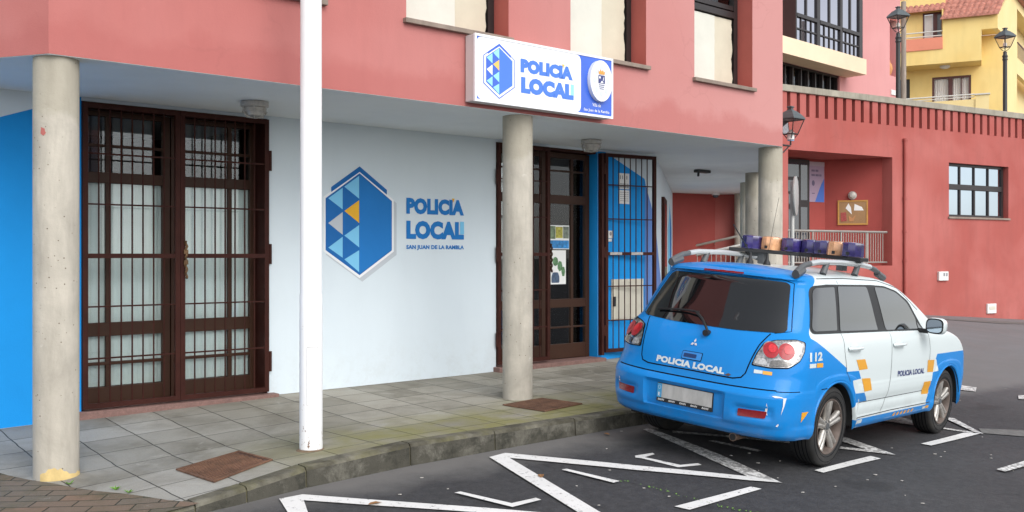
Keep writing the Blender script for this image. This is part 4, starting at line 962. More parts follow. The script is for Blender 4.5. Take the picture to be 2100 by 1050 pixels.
mb=MB(o);mb.box(-9,3.42,-1.1,-.5,9.601,9.66);mb.build('eave_tiles',M_tile,P)
mb=MB(o);mb.box(-9,0.0,-.598,0,6.615,7.04);mb.build('balcony_slab',pm('cream_render',(.84,.66,.47),.8,var=.04,bmp=.08),P)
f=MB(o)
W=[(-3.653,-3.60),(-2.60,-2.45),(-1.395,-1.27),(-.34,-.157)]
for k,(a_,b_) in enumerate(W): f.box(a_,b_,-.12,-.03,7.042,9.6)
for (a_,b_) in ((-3.60,-2.60),(-2.45,-1.395),(-1.27,-.34)):
    f.box(a_,b_,-.11,-.02,7.64,7.73);f.box(a_,b_,-.10,-.04,7.33,7.365);f.box(a_,b_,-.11,-.035,8.66,8.72)
    m_=(a_+b_)/2;f.box(m_-.03,m_+.03,-.10,-.045,7.73,8.66)
    for q in (.25,.5,.75): f.box(a_+(b_-a_)*q-.014,a_+(b_-a_)*q+.014,-.095,-.05,7.042,7.64)
f.box(-3.653,-3.60,-.597,-.12,7.042,9.6);bw_=f.build('glazed_balcony',M_dkframe,P)
g=MB(o);g.box(-3.6,-.2,-.085,-.075,7.045,9.55);g.build('pane',M_mirrorglass,bw_)
f=MB(o);
for x in (-3.335,-3.1,-2.72,-2.3,-1.95,-1.56,-1.19,-.78,-.40): f.box(x-.025,x+.025,-.80,-.66,4.75,6.615)
f.box(-3.4,-.37,-.80,-.64,6.56,6.615);lw=f.build('lower_window',M_dkframe,P)
g=MB(o);g.box(-6,-.37,-.76,-.75,4.7,6.6);g.build('pane',glass('dim_glass',(.25,.10,.10),.05,1.5,1.2),lw)
mb=MB(o);mb.box(-6.5,-.3,-2.6,-2.5,4.6,6.7);mb.build('room',pm('red_curtain_room',(.16,.035,.03),.9,var=.2,stretch=(8,8,.3)),P)
t=FP.root('house_plate','small white plate on the pink wall beside the lamp post','plate',2.88,-.6,6.45)
m=MB((2.88,-.6,6.45));m.box(2.70,3.08,-.597,-.57,6.45,6.60);m.build('plate',M_whitebox,t)
t=FP.root('clay_urn','terracotta urn standing in the arched niche of the pink house','urn',2.76,-.72,7.02)
m=MB((2.76,-.72,7.02));m.lathe([(.06,7.02),(.12,7.12),(.15,7.25),(.12,7.38),(.07,7.44),(.09,7.49)],(2.76,-.72,0),seg=20);m.build('body',M_terr,t,smooth=True)
# ---------------- yellow house ----------------
Y=FY.root('yellow_house','yellow house with red tiled roofs, orange loggia parapet and curtained windows','building',0,0,5)
o=(0,0,5)
mb=MB(o)
mb.plate([(-9,9.85),(-9,9.28),(-.568,9.28),(-.568,10.485),(-.0,10.485),(-.0,11.07),(-1.946,11.09),(-1.97,10.33),(-1.97,9.85)],-.2,0)
mb.box(-.60,-.568,-1.2,-.2,9.283,10.48)
mb.box(-9,-.57,-1.2,-.2,9.285,9.40);mb.box(-.566,-.0,-1.2,-.2,10.487,10.6)
mb.box(-2.0,-1.95,-1.0,-.2,9.9,11.5)
mb.build('upper_wall',M_yel,Y)
mb=MB(o);mb.wall(-9,.21,4.5,10.48,-1.45,-1.2,[(-2.404,-.951,7.0,8.94),(-3.9,-3.25,7.0,8.95)]);mb.build('lower_wall',M_yel,Y)
mb=MB(o);mb.wall(-9,-1.9,9.4,12.2,-1.25,-1.0,[(-2.74,-1.98,9.9,11.565)]);mb.build('loggia_wall',M_yel,Y)
mb=MB(o);mb.box(-9,-1.96,-.15,.04,9.852,10.33);mb.build('loggia_parapet',M_org,Y)
mb=MB(o)
for z in (10.41,10.585): mb.tube([(-9,-.05,z),(-1.97,-.05,z)],.025,8)
mb.build('loggia_rail',pm('white_rail',(.62,.60,.56),.4),Y)
f=MB(o);f.box(-2.74,-2.68,-1.06,-.985,9.9,11.56);f.box(-2.36,-2.20,-1.06,-.985,9.9,11.50);f.box(-2.68,-1.99,-1.06,-.985,11.50,11.56);f.box(-2.05,-1.985,-1.06,-.985,9.9,11.5);lw=f.build('window',pm('maroon_frame',(.10,.030,.028),.5),Y)
g=MB(o);g.box(-2.2,-2.05,-1.05,-1.04,9.9,11.5);g.box(-2.2,-1.99,-1.045,-1.035,9.9,11.5);g.build('pane',pm('grey_pane',(.10,.105,.115),.1),lw)
g=MB(o);g.box(-2.675,-2.365,-1.05,-1.03,9.9,11.48);g.build('curtain',M_curt,lw)
f=MB(o)
for a_,b_ in ((-2.404,-2.32),(-1.79,-1.63),(-1.31,-1.27),(-1.03,-.951)): f.box(a_,b_,-1.33,-1.23,7.0,8.87)
f.box(-2.404,-.951,-1.33,-1.225,8.87,8.94);lw=f.build('window',pm('maroon_frame',(.10,.030,.028),.5),Y)
g=MB(o);prev=None
for q in range(60):
    x=-2.33+1.36*q/59;n_=-1.36-.02*math.sin(q*1.9);r=[g.v((x,n_,7.0)),g.v((x,n_,8.9))]
    if prev:g.fi([prev[0],r[0],r[1],prev[1]])
    prev=r
g.build('curtain',M_curt,lw,smooth=True)
f=MB(o);f.box(-3.9,-3.25,-1.4,-1.3,7.0,8.95);f.build('window',M_dkframe,Y)
mb=MB(o);mb.box(-3.5,-.78,-.3,-.2,7.2,7.80);mb.box(-.78,-.30,-.35,-.15,7.2,7.95);mb.build('balcony_parapet',M_yell,Y)
mb=MB(o);mb.box(-.82,-.26,-.4,-.1,7.952,8.0);mb.tube([(-3.5,-.25,7.98),(-.82,-.25,8.0)],.03,8);mb.tube([(-3.5,-.25,7.88),(-.82,-.25,7.9)],.02,8);mb.build('balcony_rail',pm('white_rail',(.62,.60,.56),.4),Y)
t=FY.root('soffit_lamp','white oval lamp under the overhang of the yellow house','lamp',-1.9,-.65,9.27)
m=MB((-1.9,-.65,9.27));m.lathe([(.20,9.279),(.19,9.22),(.12,9.18),(0,9.17)],(-1.9,-.65,0),seg=20,cap=False);m.build('shade',M_whitebox,t,smooth=True)
# right gable wall
FG=Frame(FY.at(0,0,0)[:2],.58,.81)
def G(t_,n,z): return (*FY.un(*FG.xy(t_,n)),z)
def gw(mb,t0,t1,z0,z1,n0,n1,m=0):
    p=[G(t0,n0,z0),G(t1,n0,z0),G(t1,n1,z0),G(t0,n1,z0)];mb.extrude(p,(0,0,z1-z0),m)
g1=1.22
mb=MB(o)
gw(mb,g1,4.67,4.5,10.479,-.2,0);
p=[G(0,0,10.48),G(4.67,0,10.48),G(4.67,0,12.55),G(3.3,0,12.7),G(.0,0,11.0)];v=G(0,-.2,0);v0=G(0,0,0);mb.extrude(p,(v[0]-v0[0],v[1]-v0[1],0))
gw(mb,4.68,12,4.5,7.4,-.2,0);gw(mb,4.68,12,9.42,10.1,-.2,0);gw(mb,4.68,30,4.6,15,-.8,-.6);gw(mb,4.68,12,12.201,12.6,-.599,0);gw(mb,4.67,4.679,7.4,12.5,-.7,-.002)
mb.build('gable_wall',M_yell,Y)
mb=MB(o);gw(mb,4.69,5.1,7.41,9.40,-.22,-.1);gw(mb,4.69,5.1,10.11,12.1,-.22,-.1);mb.build('window_frame',pm('maroon_frame',(.10,.030,.028),.5),Y)
mb=MB(o);mb.tube([G(4.7,.02,10.75),G(12,.02,10.75)],.03,8);x=4.8
while x<11: mb.tube([G(x,.02,10.1),G(x,.02,10.75)],.015,6);x+=.3
mb.build('side_railing',pm('dark_red_rail',(.12,.05,.05),.5),Y)
mb=MB(o);gw(mb,3.2,12,12.601,12.72,-1.0,.25);mb.build('verge',pm('pinkish_verge',(.52,.24,.19),.8),Y)
def tiles(u0,u1,z,n,run,rise,nm):
    mb=MB(o);nt=max(4,int((u1-u0)/.20));seg=6;K=nt*seg;rows_=int(run/.36);ix={}
    d5=np.array([.58,.81])
    R=[]
    for c in range(rows_):
        R+=[(c,0.),(c+.30,.02),(c+.999,.075)]
    for i in range(K+1):
        uu=u0+(u1-u0)*i/K;w=abs(math.sin(math.pi*i/seg));w=.085*(w**.6)
        for j,(rr,dz) in enumerate(R):
            rl=(rr/rows_)*run;xy_=FY.xy(uu,n)+d5*rl;q=FY.un(*xy_)
            jit=.012*math.sin(int(i/seg)*12.9+int(rr)*7.3)
            ix[i,j]=mb.v((q[0],q[1],z+rl*rise/run+w*(1-.25*(rr%1))-dz+jit+.02))
    for i in range(K):
        for j in range(len(R)-1): mb.fi([ix[i,j],ix[i+1,j],ix[i+1,j+1],ix[i,j+1]])
    for i in range(K): # close the eave
        a_=ix[i,0];b_=ix[i+1,0];va,vb=mb.V[a_],mb.V[b_]
        mb.V.append((va[0],va[1],z-5-.02));c_=len(mb.V)-1;mb.V.append((vb[0],vb[1],z-5-.02));mb.fi([a_,b_,len(mb.V)-1,c_])
    return mb.build(nm,M_tile,Y,smooth=True,sharp=70)
tiles(-2.05,.04,11.02,.16,4.2,2.9,'roof')
tiles(-9,-1.55,11.58,-.62,4,2.8,'roof')
# ---------------- lamps and posts ----------------
def street_lamp(label,x,y,zc,zb):
    t=thing('street_lamp',label,'street lamp',(x,y,zb),math.radians(20),'lamp posts behind the parapet');o=(0,0,0)
    lantern(t,(0,0,0),(0,0,zc-zb),.93)
    m=MB();h=zc-zb-.43;m.lathe([(.085,0),(.085,.6),(.058,.7),(.055,h-.22),(.075,h-.2),(.06,h-.15),(.075,h-.1),(.05,h-.05),(.05,h+.02)],(0,0,0),seg=16);m.build('pole',M_black,t,smooth=True)
street_lamp('black square lantern lamp post beside the weathered wooden pole',9.702,24.5,7.61,4.7)
street_lamp('black square lantern lamp post in front of the yellow house',13.65,27,7.66,4.7)
t=thing('wooden_pole','weathered grey wooden pole beside the pink house and lamp post','pole',(10.24,25.5,4.7))
m=MB(flip=False);m.lathe([(.07,0),(.06,3.55)],(0,0,0),seg=14);m.build('shaft',M_wood,t,smooth=True)
# white pole on the pavement
pu,pn=1.63,.70
M_pw,tt_,bb_=nodes('chipped_white_paint');MATS['cw']=M_pw;vv=objvec(tt_);bb_.inputs['Roughness'].default_value=.38
gr=N(tt_,'ShaderNodeSeparateXYZ');tt_.links.new(vv,gr.inputs[0])
mr=N(tt_,'ShaderNodeMapRange',i_From_Min=.55,i_From_Max=-.05);tt_.links.new(gr.outputs[2],mr.inputs['Value'])
nz=noise(tt_,objvec(tt_,(1,1,.6)),26,7,.75);ad=N(tt_,'ShaderNodeMath',operation='MULTIPLY_ADD');tt_.links.new(mr.outputs[0],ad.inputs[0]);ad.inputs[1].default_value=.10;tt_.links.new(nz,ad.inputs[2])
c_=mixc(tt_,ramp(tt_,ad.outputs[0],[(.66,0.),(.70,1.)]),mixc(tt_,ramp(tt_,noise(tt_,vv,1.2,4,.6),[(.4,0.),(.8,1.)]),(.82,.82,.83),(.74,.735,.72)),(.16,.075,.035));tt_.links.new(c_,bb_.inputs['Base Color'])
t=FB.root('white_pole','tall white painted metal pole with chipped rusty foot standing on the pavement near the kerb','pole',pu,pn,pave(pu,pn)-.01)
m=MB((pu,pn,0));m.lathe([(.088,-.02),(.086,1.2),(.083,1.205),(.078,6.5)],(pu,pn,0),seg=32);m.build('shaft',M_pw,t,smooth=True)
m=MB((pu,pn,0));m.lathe([(.12,-.03),(.115,.005),(.09,.02)],(pu,pn,0),seg=24);m.build('mortar_collar',pm('mortar_brown',(.16,.11,.07),.9,var=.3,scale=20),t)
m=MB((pu,pn,0));P=[(pu+.0875*math.cos(q),pn+.0875*math.sin(q)) for q in [math.radians(a) for a in (92,108,124,138)]]
m.face([(P[0][0],P[0][1],.42),(P[1][0],P[1][1],.42),(P[1][0],P[1][1],.72),(P[0][0],P[0][1],.72)]);m.face([(P[1][0],P[1][1],.42),(P[2][0],P[2][1],.42),(P[2][0],P[2][1],.72),(P[1][0],P[1][1],.72)]);hd=m.build('inspection_door',M_pw,t)
m=MB((pu,pn,0));R_=lambda a,z:(pu+.0882*math.cos(math.radians(a)),pn+.0882*math.sin(math.radians(a)),z)
for L_ in ([R_(84+5*k,.80) for k in range(12)],[R_(84+5*k,.36) for k in range(12)],[R_(84,.36+.11*k) for k in range(5)],[R_(139,.36+.11*k) for k in range(5)]): m.tube(L_,.0022,5)
m.build('door_joint',pm('joint_grey',(.58,.57,.56),.8),hd)
# rusty covers in the pavement
def cover(label,pts,ribs):
    cu=sum(p[0] for p in pts)/4;cn=sum(p[1] for p in pts)/4;z=pave(cu,cn)
    t=FB.root('drain_cover',label,'drain cover',cu,cn,z,'rusty covers in the pavement');o=(cu,cn,z)
    H=lambda p,d=0: (p[0],p[1],pave(p[0],p[1])+d)
    L=lambda s,q:tuple((pts[0][i]*(1-s)+pts[1][i]*s)*(1-q)+(pts[3][i]*(1-s)+pts[2][i]*s)*q for i in(0,1))
    m=MB(o);K=8
    for i in range(K):
        for j in range(K): m.face([H(L(a/K,b/K),.006) for a,b in((i,j),(i+1,j),(i+1,j+1),(i,j+1))])
    m.build('plate',pm('dark_rust',(.07,.032,.02),.9,var=.3),t)
    m=MB(o)
    for s0,s1,q0,q1 in ((0,1,0,.035),(0,1,.965,1),(0,.035,.035,.965),(.965,1,.035,.965)):
        for e in range(6):
            a0,a1=(s0+(s1-s0)*e/6,s0+(s1-s0)*(e+1)/6) if s1-s0>.5 else (s0,s1);b0,b1=(q0,q1) if s1-s0>.5 else (q0+(q1-q0)*e/6,q0+(q1-q0)*(e+1)/6)
            bt=[H(L(a,b),.004) for a,b in((a0,b0),(a1,b0),(a1,b1),(a0,b1))];m.extrude(bt,(0,0,.010))
    m.build('frame',M_rust,t)
    m=MB(o)
    if ribs=='tread':
        for i in range(20):
            for j in range(14):
                s,q=.06+.88*(i+.5*(j%2))/20.5,.07+.86*j/13
                c_=L(s,q);r=.010;bt=[H((c_[0]+dx*r*1.6,c_[1]+dy*r),.005) for dx,dy in((-1,0),(0,-1),(1,0),(0,1))];m.extrude(bt,(0,0,.007))
    else:
        for i in range(16):
            s=.05+.9*i/15.5;bt=[H(L(a,b),.005) for a,b in((s,.04),(s+.028,.04),(s+.028,.96),(s,.96))];m.extrude(bt,(0,0,.012))
        for q in (.3,.5,.7):
            bt=[H(L(a,b),.004) for a,b in((.04,q),(.96,q),(.96,q+.03),(.04,q+.03))];m.extrude(bt,(0,0,.011))
    m.build('tread',M_rust,t)
cover('rusty chequered cover in the pavement corner left of the white pole',[(.66,.49),(1.22,.32),(1.25,.82),(.70,1.05)],'tread')
cover('rusty slotted drain grate in the mossy pavement by the middle column',[(3.96,.21),(4.51,.17),(4.61,.64),(4.04,.72)],'bars')
# small plants and litter
random.seed(11)
def weed(label,u,n,s):
    z=pave(u,n);t=FB.root('weed',label,'weed',u,n,z,'weeds in the paving joints');m=MB()
    for k in range(16):
        a=random.uniform(0,6.28);l=s*random.uniform(.5,1.1);w=l*.16;h=l*random.uniform(.35,.9);dx,dy=math.cos(a),math.sin(a)
        m.face([(0,0,0),(dx*l*.5-dy*w,dy*l*.5+dx*w,h*.75),(dx*l,dy*l,h),(dx*l*.5+dy*w,dy*l*.5-dx*w,h*.7)])
    m.build('leaves',M_weed,t)
weed('small green weed at the brick edge nearest the first column',0.0,.27,.032)
weed('biggest green weed tuft where slabs meet the brick paving',.18,.66,.045)
weed('small green weed at the slab corner nearest the chequered cover',.22,.80,.032)
mb=MB(flip=False)
for k in range(150):
    s=k/149;x=.75+1.35*s+random.gauss(0,.012);y=7.32-.95*s+.05*math.sin(s*9)+random.gauss(0,.012);z=road_z(x,y)+.006;a=random.uniform(0,6.3);l=random.uniform(.006,.02)
    if random.random()<.35: continue
    mb.face([(x,y,z),(x+l*math.cos(a),y+l*math.sin(a),z+.006),(x+l*math.cos(a+1),y+l*math.sin(a+1),z+.003)])
o_=mb.build('crack_moss',M_weed);o_['kind']='stuff';o_['label']='thin line of moss in a crack of the asphalt'
mb=MB(flip=False)
for k in range(150):
    x=random.uniform(-2,7);y=random.uniform(5.6,14) if random.random()<.4 else random.uniform(5.8,9.5);u_,n_=FB.un(x,y)
    if n_<1.25 and u_<9.5: continue
    z=road_z(x,y)+.005;r=random.uniform(.005,.014)*(1 if random.random()<.9 else 1.6);a=random.uniform(0,6.3)
    mb.extrude([(x+r*(1+.5*math.cos(q*2.1))*math.cos(q+a),y+r*.7*math.sin(q+a),z) for q in (0,1.3,2.5,3.9,5.1)],(0,0,.004))
o_=mb.build('road_chips',M_chip);o_['kind']='stuff';o_['label']='pale chips and grit scattered over the asphalt'
def leaf(label,x,y,s,a):
    z=road_z(x,y)+.012;t=thing('fallen_leaf',label,'leaf',(x,y,z),a,'fallen leaves on the road');m=MB(flip=False)
    P=[(-1,0,0),(-.5,.45,.15),(.2,.5,.22),(1,.05,.1),(.3,-.4,.25),(-.5,-.38,.12)];c_=(0,0,.02)
    for i in range(6): m.face([tuple(q*s for q in P[i]),tuple(q*s for q in P[(i+1)%6]),tuple(q*s for q in c_)])
    m.build('blade',M_leaf,t)
leaf('curled brown leaf lying on the nearest white zigzag line',-.914,6.49+.02,.05,.4)
leaf('flat brown leaf on the asphalt beside the second zigzag line',.22,7.33,.05,1.5)
leaf('small brown leaf in the gutter close to the kerb',.85,8.75,.04,2.2)
# ---------- car body surface ----------
def pchip(xs, ys, q):
    xs=np.array(xs,float);ys=np.array(ys,float);h=np.diff(xs);d=np.diff(ys)/h;m=np.zeros(len(xs))
    m[0]=d[0];m[-1]=d[-1]
    for i in range(1,len(xs)-1):
        if d[i-1]*d[i]>0:
            w1=2*h[i]+h[i-1];w2=h[i]+2*h[i-1];m[i]=(w1+w2)/(w1/d[i-1]+w2/d[i])
    q=np.clip(np.asarray(q,float),xs[0],xs[-1]);k=np.clip(np.searchsorted(xs,q)-1,0,len(xs)-2)
    t=(q-xs[k])/h[k]
    return (2*t**3-3*t**2+1)*ys[k]+(t**3-2*t**2+t)*h[k]*m[k]+(-2*t**3+3*t**2)*ys[k+1]+(t**3-t**2)*h[k]*m[k+1]
# rows: z, half width, rear x at centre, rear corner x, front x at centre, front corner x
CR=[(.275,.838,-.820,-.45,3.36,3.03),(.31,.862,-.885,-.45,3.44,3.03),(.372,.872,-.912,-.45,3.51,3.03),(.388,.868,-.934,-.45,3.51,3.03),(.46,.877,-.950,-.45,3.54,3.03),(.58,.882,-.956,-.45,3.55,3.03),(.612,.882,-.957,-.45,3.55,3.03),
(.624,.881,-.950,-.45,3.55,3.03),(.656,.880,-.922,-.45,3.54,3.03),(.664,.878,-.908,-.45,3.54,3.03),(.70,.877,-.897,-.45,3.53,3.03),(.80,.876,-.874,-.45,3.46,3.02),
(.90,.870,-.838,-.43,3.36,2.96),(.98,.861,-.795,-.40,3.19,2.84),(1.04,.848,-.752,-.36,2.98,2.62),(1.075,.832,-.722,-.32,2.80,2.42),(1.10,.816,-.700,-.30,2.68,2.30),(1.125,.804,-.682,-.29,2.60,2.22),
(1.20,.783,-.632,-.27,2.46,2.06),(1.35,.742,-.530,-.20,2.17,1.74),(1.46,.707,-.458,-.13,1.90,1.46),(1.490,.696,-.440,-.10,1.80,1.36),(1.502,.690,-.446,-.10,1.75,1.32),(1.515,.682,-.470,-.10,1.70,1.26),(1.54,.660,-.462,-.08,1.56,1.12),(1.556,.635,-.425,-.04,1.42,1.0),(1.565,.600,-.38,.0,1.28,.88)]
ARC=((0.0,.332,.392),(2.625,.332,.396))
def body_mesh():
    z=[c[0] for c in CR];t=np.arange(len(CR),dtype=float)
    tt=[]
    for i in range(len(CR)-1):
        n=max(1,int(round((z[i+1]-z[i])/.016)));tt+=[i+k/n for k in range(n)]
    tt.append(len(CR)-1.0);tt=np.array(tt)
    P=[pchip(t,[c[j] for c in CR],tt) for j in range(6)]
    nr,ns,nf=52,150,34
    fr=np.linspace(0,1,ns+1)
    fr=np.unique(np.concatenate([fr,[(xc+s*r+.45)/3.48 for xc,zc,r in ARC for s in(-1.0001,-.9999,-.97,-.93,-.88,.88,.93,.97,.9999,1.0001)]]));fr=fr[(fr>=0)&(fr<=1)]
    half=[]
    for r in range(len(tt)):
        z0,W,xr,xs,xf,xe=[p[r] for p in P]
        row=[]
        pr=3.4 if z0<.665 else (2.8 if z0>.76 else 3.4-.6*(z0-.665)/.095);pf=2.3
        for k in range(nr):
            w=math.sin(math.pi/2*k/nr);row.append([xr+(xs-xr)*(1-(1-w**pr)**(1/pr)),W*w,z0])
        for f in fr:row.append([xs+(xe-xs)*f,W,z0])
        for k in range(1,nf+1):
            w=math.cos(math.pi/2*k/nf);w=max(w,0);row.append([xf-.03-(xf-.03-xe)*(1-(1-w**pf)**(1/pf)),W*w,z0])
        half.append(row)
    H=np.array(half)
    X,Y,Z=H[...,0],H[...,1],H[...,2]
    # plan taper of the sides and slight bow
    mid=1.25
    Y*=1-.010*np.clip(np.abs(X-mid)-.6,0,None)**2*(Y>.4)
    # arches
    zA=.80;zl=np.full_like(X,.275)
    low=Z<zA
    side=(Y>.70)
    for xc,zc,ra in ARC:
        dx=np.abs(X-xc);ins=(dx<ra)&side
        zl=np.where(ins,zc-.03+np.sqrt(np.maximum(ra*ra-dx*dx,0)),zl)
    Z2=np.where(low,zl+(Z-.275)*(zA-zl)/(zA-.275),Z)
    for xc,zc,ra in ARC:
        d=np.hypot(X-xc,Z2-(zc-.03));Y+=np.where((Z2<.95)&(Y>.6),.020*np.exp(-((d-ra)/.045)**2),0)
    Z=Z2
    # licence plate recess and lower reflectors in the bumper, door-side crease
    def sm(a,b,v): 
        t=np.clip((v-a)/(b-a),0,1);return t*t*(3-2*t)
    rear=(X<-.5)
    rec=sm(.385,.350,Y)*sm(.375,.40,Z)*sm(.612,.585,Z)*rear;X=X+.030*rec
    rr=sm(.445,.475,Y)*sm(.76,.72,Y)*sm(.43,.45,Z)*sm(.54,.52,Z)*rear;X=X+.018*rr
    Y=Y-.010*np.exp(-((Z-.50)/.035)**2)*((X>.45)&(X<2.15))*(Y>.6)
    nR,nC=X.shape
    V=[];F=[]
    for r in range(nR):
        for c in range(nC): V.append((X[r,c],-Y[r,c],Z[r,c]))
    for r in range(nR):
        for c in range(nC): V.append((X[r,c],Y[r,c],Z[r,c]))
    o=nR*nC
    for r in range(nR-1):
        for c in range(nC-1):
            a=r*nC+c;F.append((a,a+1,a+1+nC,a+nC));a+=o;F.append((a,a+nC,a+1+nC,a+1))
    # roof cap
    m=14;top=[]
    for c in range(nC):
        x,y,zz=X[-1,c],Y[-1,c],Z[-1,c];line=[(nR-1)*nC+c]
        for k in range(1,m):
            s=1-2*k/m
            hgt=.042*(1-s*s)*min(1,(y/.55))*(1)
            V.append((x,-y*s,zz+hgt));line.append(len(V)-1)
        line.append(o+(nR-1)*nC+c);top.append(line)
    for c in range(nC-1):
        for k in range(m): F.append((top[c][k],top[c+1][k],top[c+1][k+1],top[c][k+1]))
    return V,F
# ---------------- the police car ----------------
CAR=thing('police_car','blue and white police estate car with roof beacons parked by the kerb','car',(1.974,8.596,-.069))
CAR.rotation_euler=(math.radians(4.56),math.radians(1.78),math.radians(47.43))
CV,CF=body_mesh();CV=[tuple(map(float,v)) for v in CV];CB=BVHTree.FromPolygons(CV,CF)
BLUE=(.009,.215,.60);WHITE=(.60,.66,.665)
def mat_body():
    m,t,b=nodes('car_paint');v=objvec(t);sx=N(t,'ShaderNodeSeparateXYZ');t.links.new(v,sx.inputs[0])
    # piecewise edge: x of the blue/white border for every height
    E_=[(.20,4.9),(.352,4.9),(.353,.33),(.50,.367),(.59,.355),(.66,.30),(.704,.275),(.705,.452),(.783,.389),(.785,.148),(.817,.144),(1.072,-.442),(1.10,-.433),(1.475,-.22),(1.56,-.12),(1.70,-.10)]
    mr=N(t,'ShaderNodeMapRange',i_From_Min=.2,i_From_Max=1.7);t.links.new(sx.outputs[2],mr.inputs['Value'])
    r=t.nodes.new('ShaderNodeValToRGB');e=r.color_ramp.elements
    while len(e)<len(E_): e.new(.5)
    for i,(z,x) in enumerate(E_):
        e[i].position=(z-.2)/1.5;q=(x+1)/6;e[i].color=(q,q,q,1)
    t.links.new(mr.outputs[0],r.inputs[0])
    xx=N(t,'ShaderNodeMath',operation='MULTIPLY_ADD');t.links.new(sx.outputs[0],xx.inputs[0]);xx.inputs[1].default_value=1/6;xx.inputs[2].default_value=1/6
    d=N(t,'ShaderNodeMath',operation='LESS_THAN');t.links.new(xx.outputs[0],d.inputs[0]);t.links.new(r.outputs[0],d.inputs[1])
    E2=[(.20,2.06),(.355,2.06),(.462,2.085),(.463,2.10),(.585,2.115),(.586,2.14),(.672,2.16),(.673,2.31),(.73,2.27),(.79,2.235),(.795,2.212),(.848,2.255),(.849,4.9),(1.7,4.9)]
    r2=t.nodes.new('ShaderNodeValToRGB');e=r2.color_ramp.elements
    while len(e)<len(E2): e.new(.5)
    for i,(z,x) in enumerate(E2):
        e[i].position=(z-.2)/1.5;q=(x+1)/6;e[i].color=(q,q,q,1)
    t.links.new(mr.outputs[0],r2.inputs[0])
    d2=N(t,'ShaderNodeMath',operation='GREATER_THAN');t.links.new(xx.outputs[0],d2.inputs[0]);t.links.new(r2.outputs[0],d2.inputs[1])
    dm=N(t,'ShaderNodeMath',operation='MAXIMUM');t.links.new(d.outputs[0],dm.inputs[0]);t.links.new(d2.outputs[0],dm.inputs[1])
    c=mixc(t,dm.outputs[0],WHITE,BLUE)
    # road dust low on the body
    dz=N(t,'ShaderNodeMapRange',i_From_Min=.62,i_From_Max=.28);t.links.new(sx.outputs[2],dz.inputs['Value'])
    dn=N(t,'ShaderNodeMath',operation='MULTIPLY');t.links.new(dz.outputs[0],dn.inputs[0]);t.links.new(ramp(t,noise(t,v,5,6,.7),[(.40,0.),(.8,.30)]),dn.inputs[1])
    c=mixc(t,dn.outputs[0],c,(.22,.20,.17))
    t.links.new(c,b.inputs['Base Color']);b.inputs['Roughness'].default_value=.32;b.inputs['Coat Weight'].default_value=.4;b.inputs['Coat IOR'].default_value=1.4;b.inputs['Coat Roughness'].default_value=.03;b.inputs['Specular IOR Level'].default_value=.12
    t.links.new(ramp(t,noise(t,v,4,5,.6),[(.3,.28),(.7,.42)]),b.inputs['Roughness'])
    return m
M_body=mat_body()
def paint(n,c): return pm(n,c,.3,var=.04,coat=.8)
M_cblue,M_cwhite=paint('car_blue',BLUE),paint('car_white',WHITE)
M_cor=paint('car_orange',(.78,.36,.015));M_cnavy=paint('car_navy',(.035,.05,.20))
M_cglass=pm('car_glass',(.008,.009,.010),.02,spec=1.0,coat=.65)
M_tint=glass('tinted_car_glass',(.10,.105,.11),.01,1.55,1.7)
M_rglass=pm('rear_car_glass',(.004,.005,.006),.02,spec=.6,coat=.35)
M_rub=pm('black_rubber',(.012,.012,.013),.55)
M_gap=pm('panel_gap',(.003,.004,.007),.8,spec=.1)
M_gapw=pm('panel_gap_pale',(.05,.05,.055),.8,spec=.1)
M_plas=pm('grey_plastic',(.085,.09,.095),.5,var=.1)
M_chrome=pm('bright_metal',(.72,.72,.73),.18,metal=1.0)
M_alloy=pm('dusty_alloy',(.48,.455,.42),.42,metal=.7,var=.2,scale=9,dirt=(.13,.095,.075),dirt_amt=.7,dirt_scale=9)
M_rimdirt=pm('brake_dust_rim',(.13,.10,.085),.6,metal=.3,var=.3,scale=12)
M_tyre=pm('tyre_rubber',(.016,.0155,.015),.75,var=.25,scale=9,dirt=(.07,.06,.05),dirt_amt=.4,dirt_scale=5)
M_red_l=pm('red_lens',(.36,.006,.014),.3,coat=.25,var=.25,scale=40)
M_redd=pm('dark_red_lens',(.20,.006,.010),.25,coat=.3,var=.2,scale=60)
M_clear=pm('silver_lens',(.36,.35,.345),.15,metal=.8,coat=.8,var=.7,scale=38)
M_dlens=pm('smoked_lens',(.13,.12,.11),.18,metal=.4,coat=1.,var=.5,scale=70)
M_under=pm('underbody',(.012,.012,.012),.9)
M_silv=pm('silver_rail',(.52,.54,.55),.3,metal=.35,coat=.4)
M_prim=pm('bare_primer',(.72,.72,.72),.6)
mb=MB(flip=False);mb.V=list(CV);mb.F=[list(f) for f in CF];mb.I=[0]*len(CF)
mb.build('body',M_body,CAR,smooth=True,sharp=32)
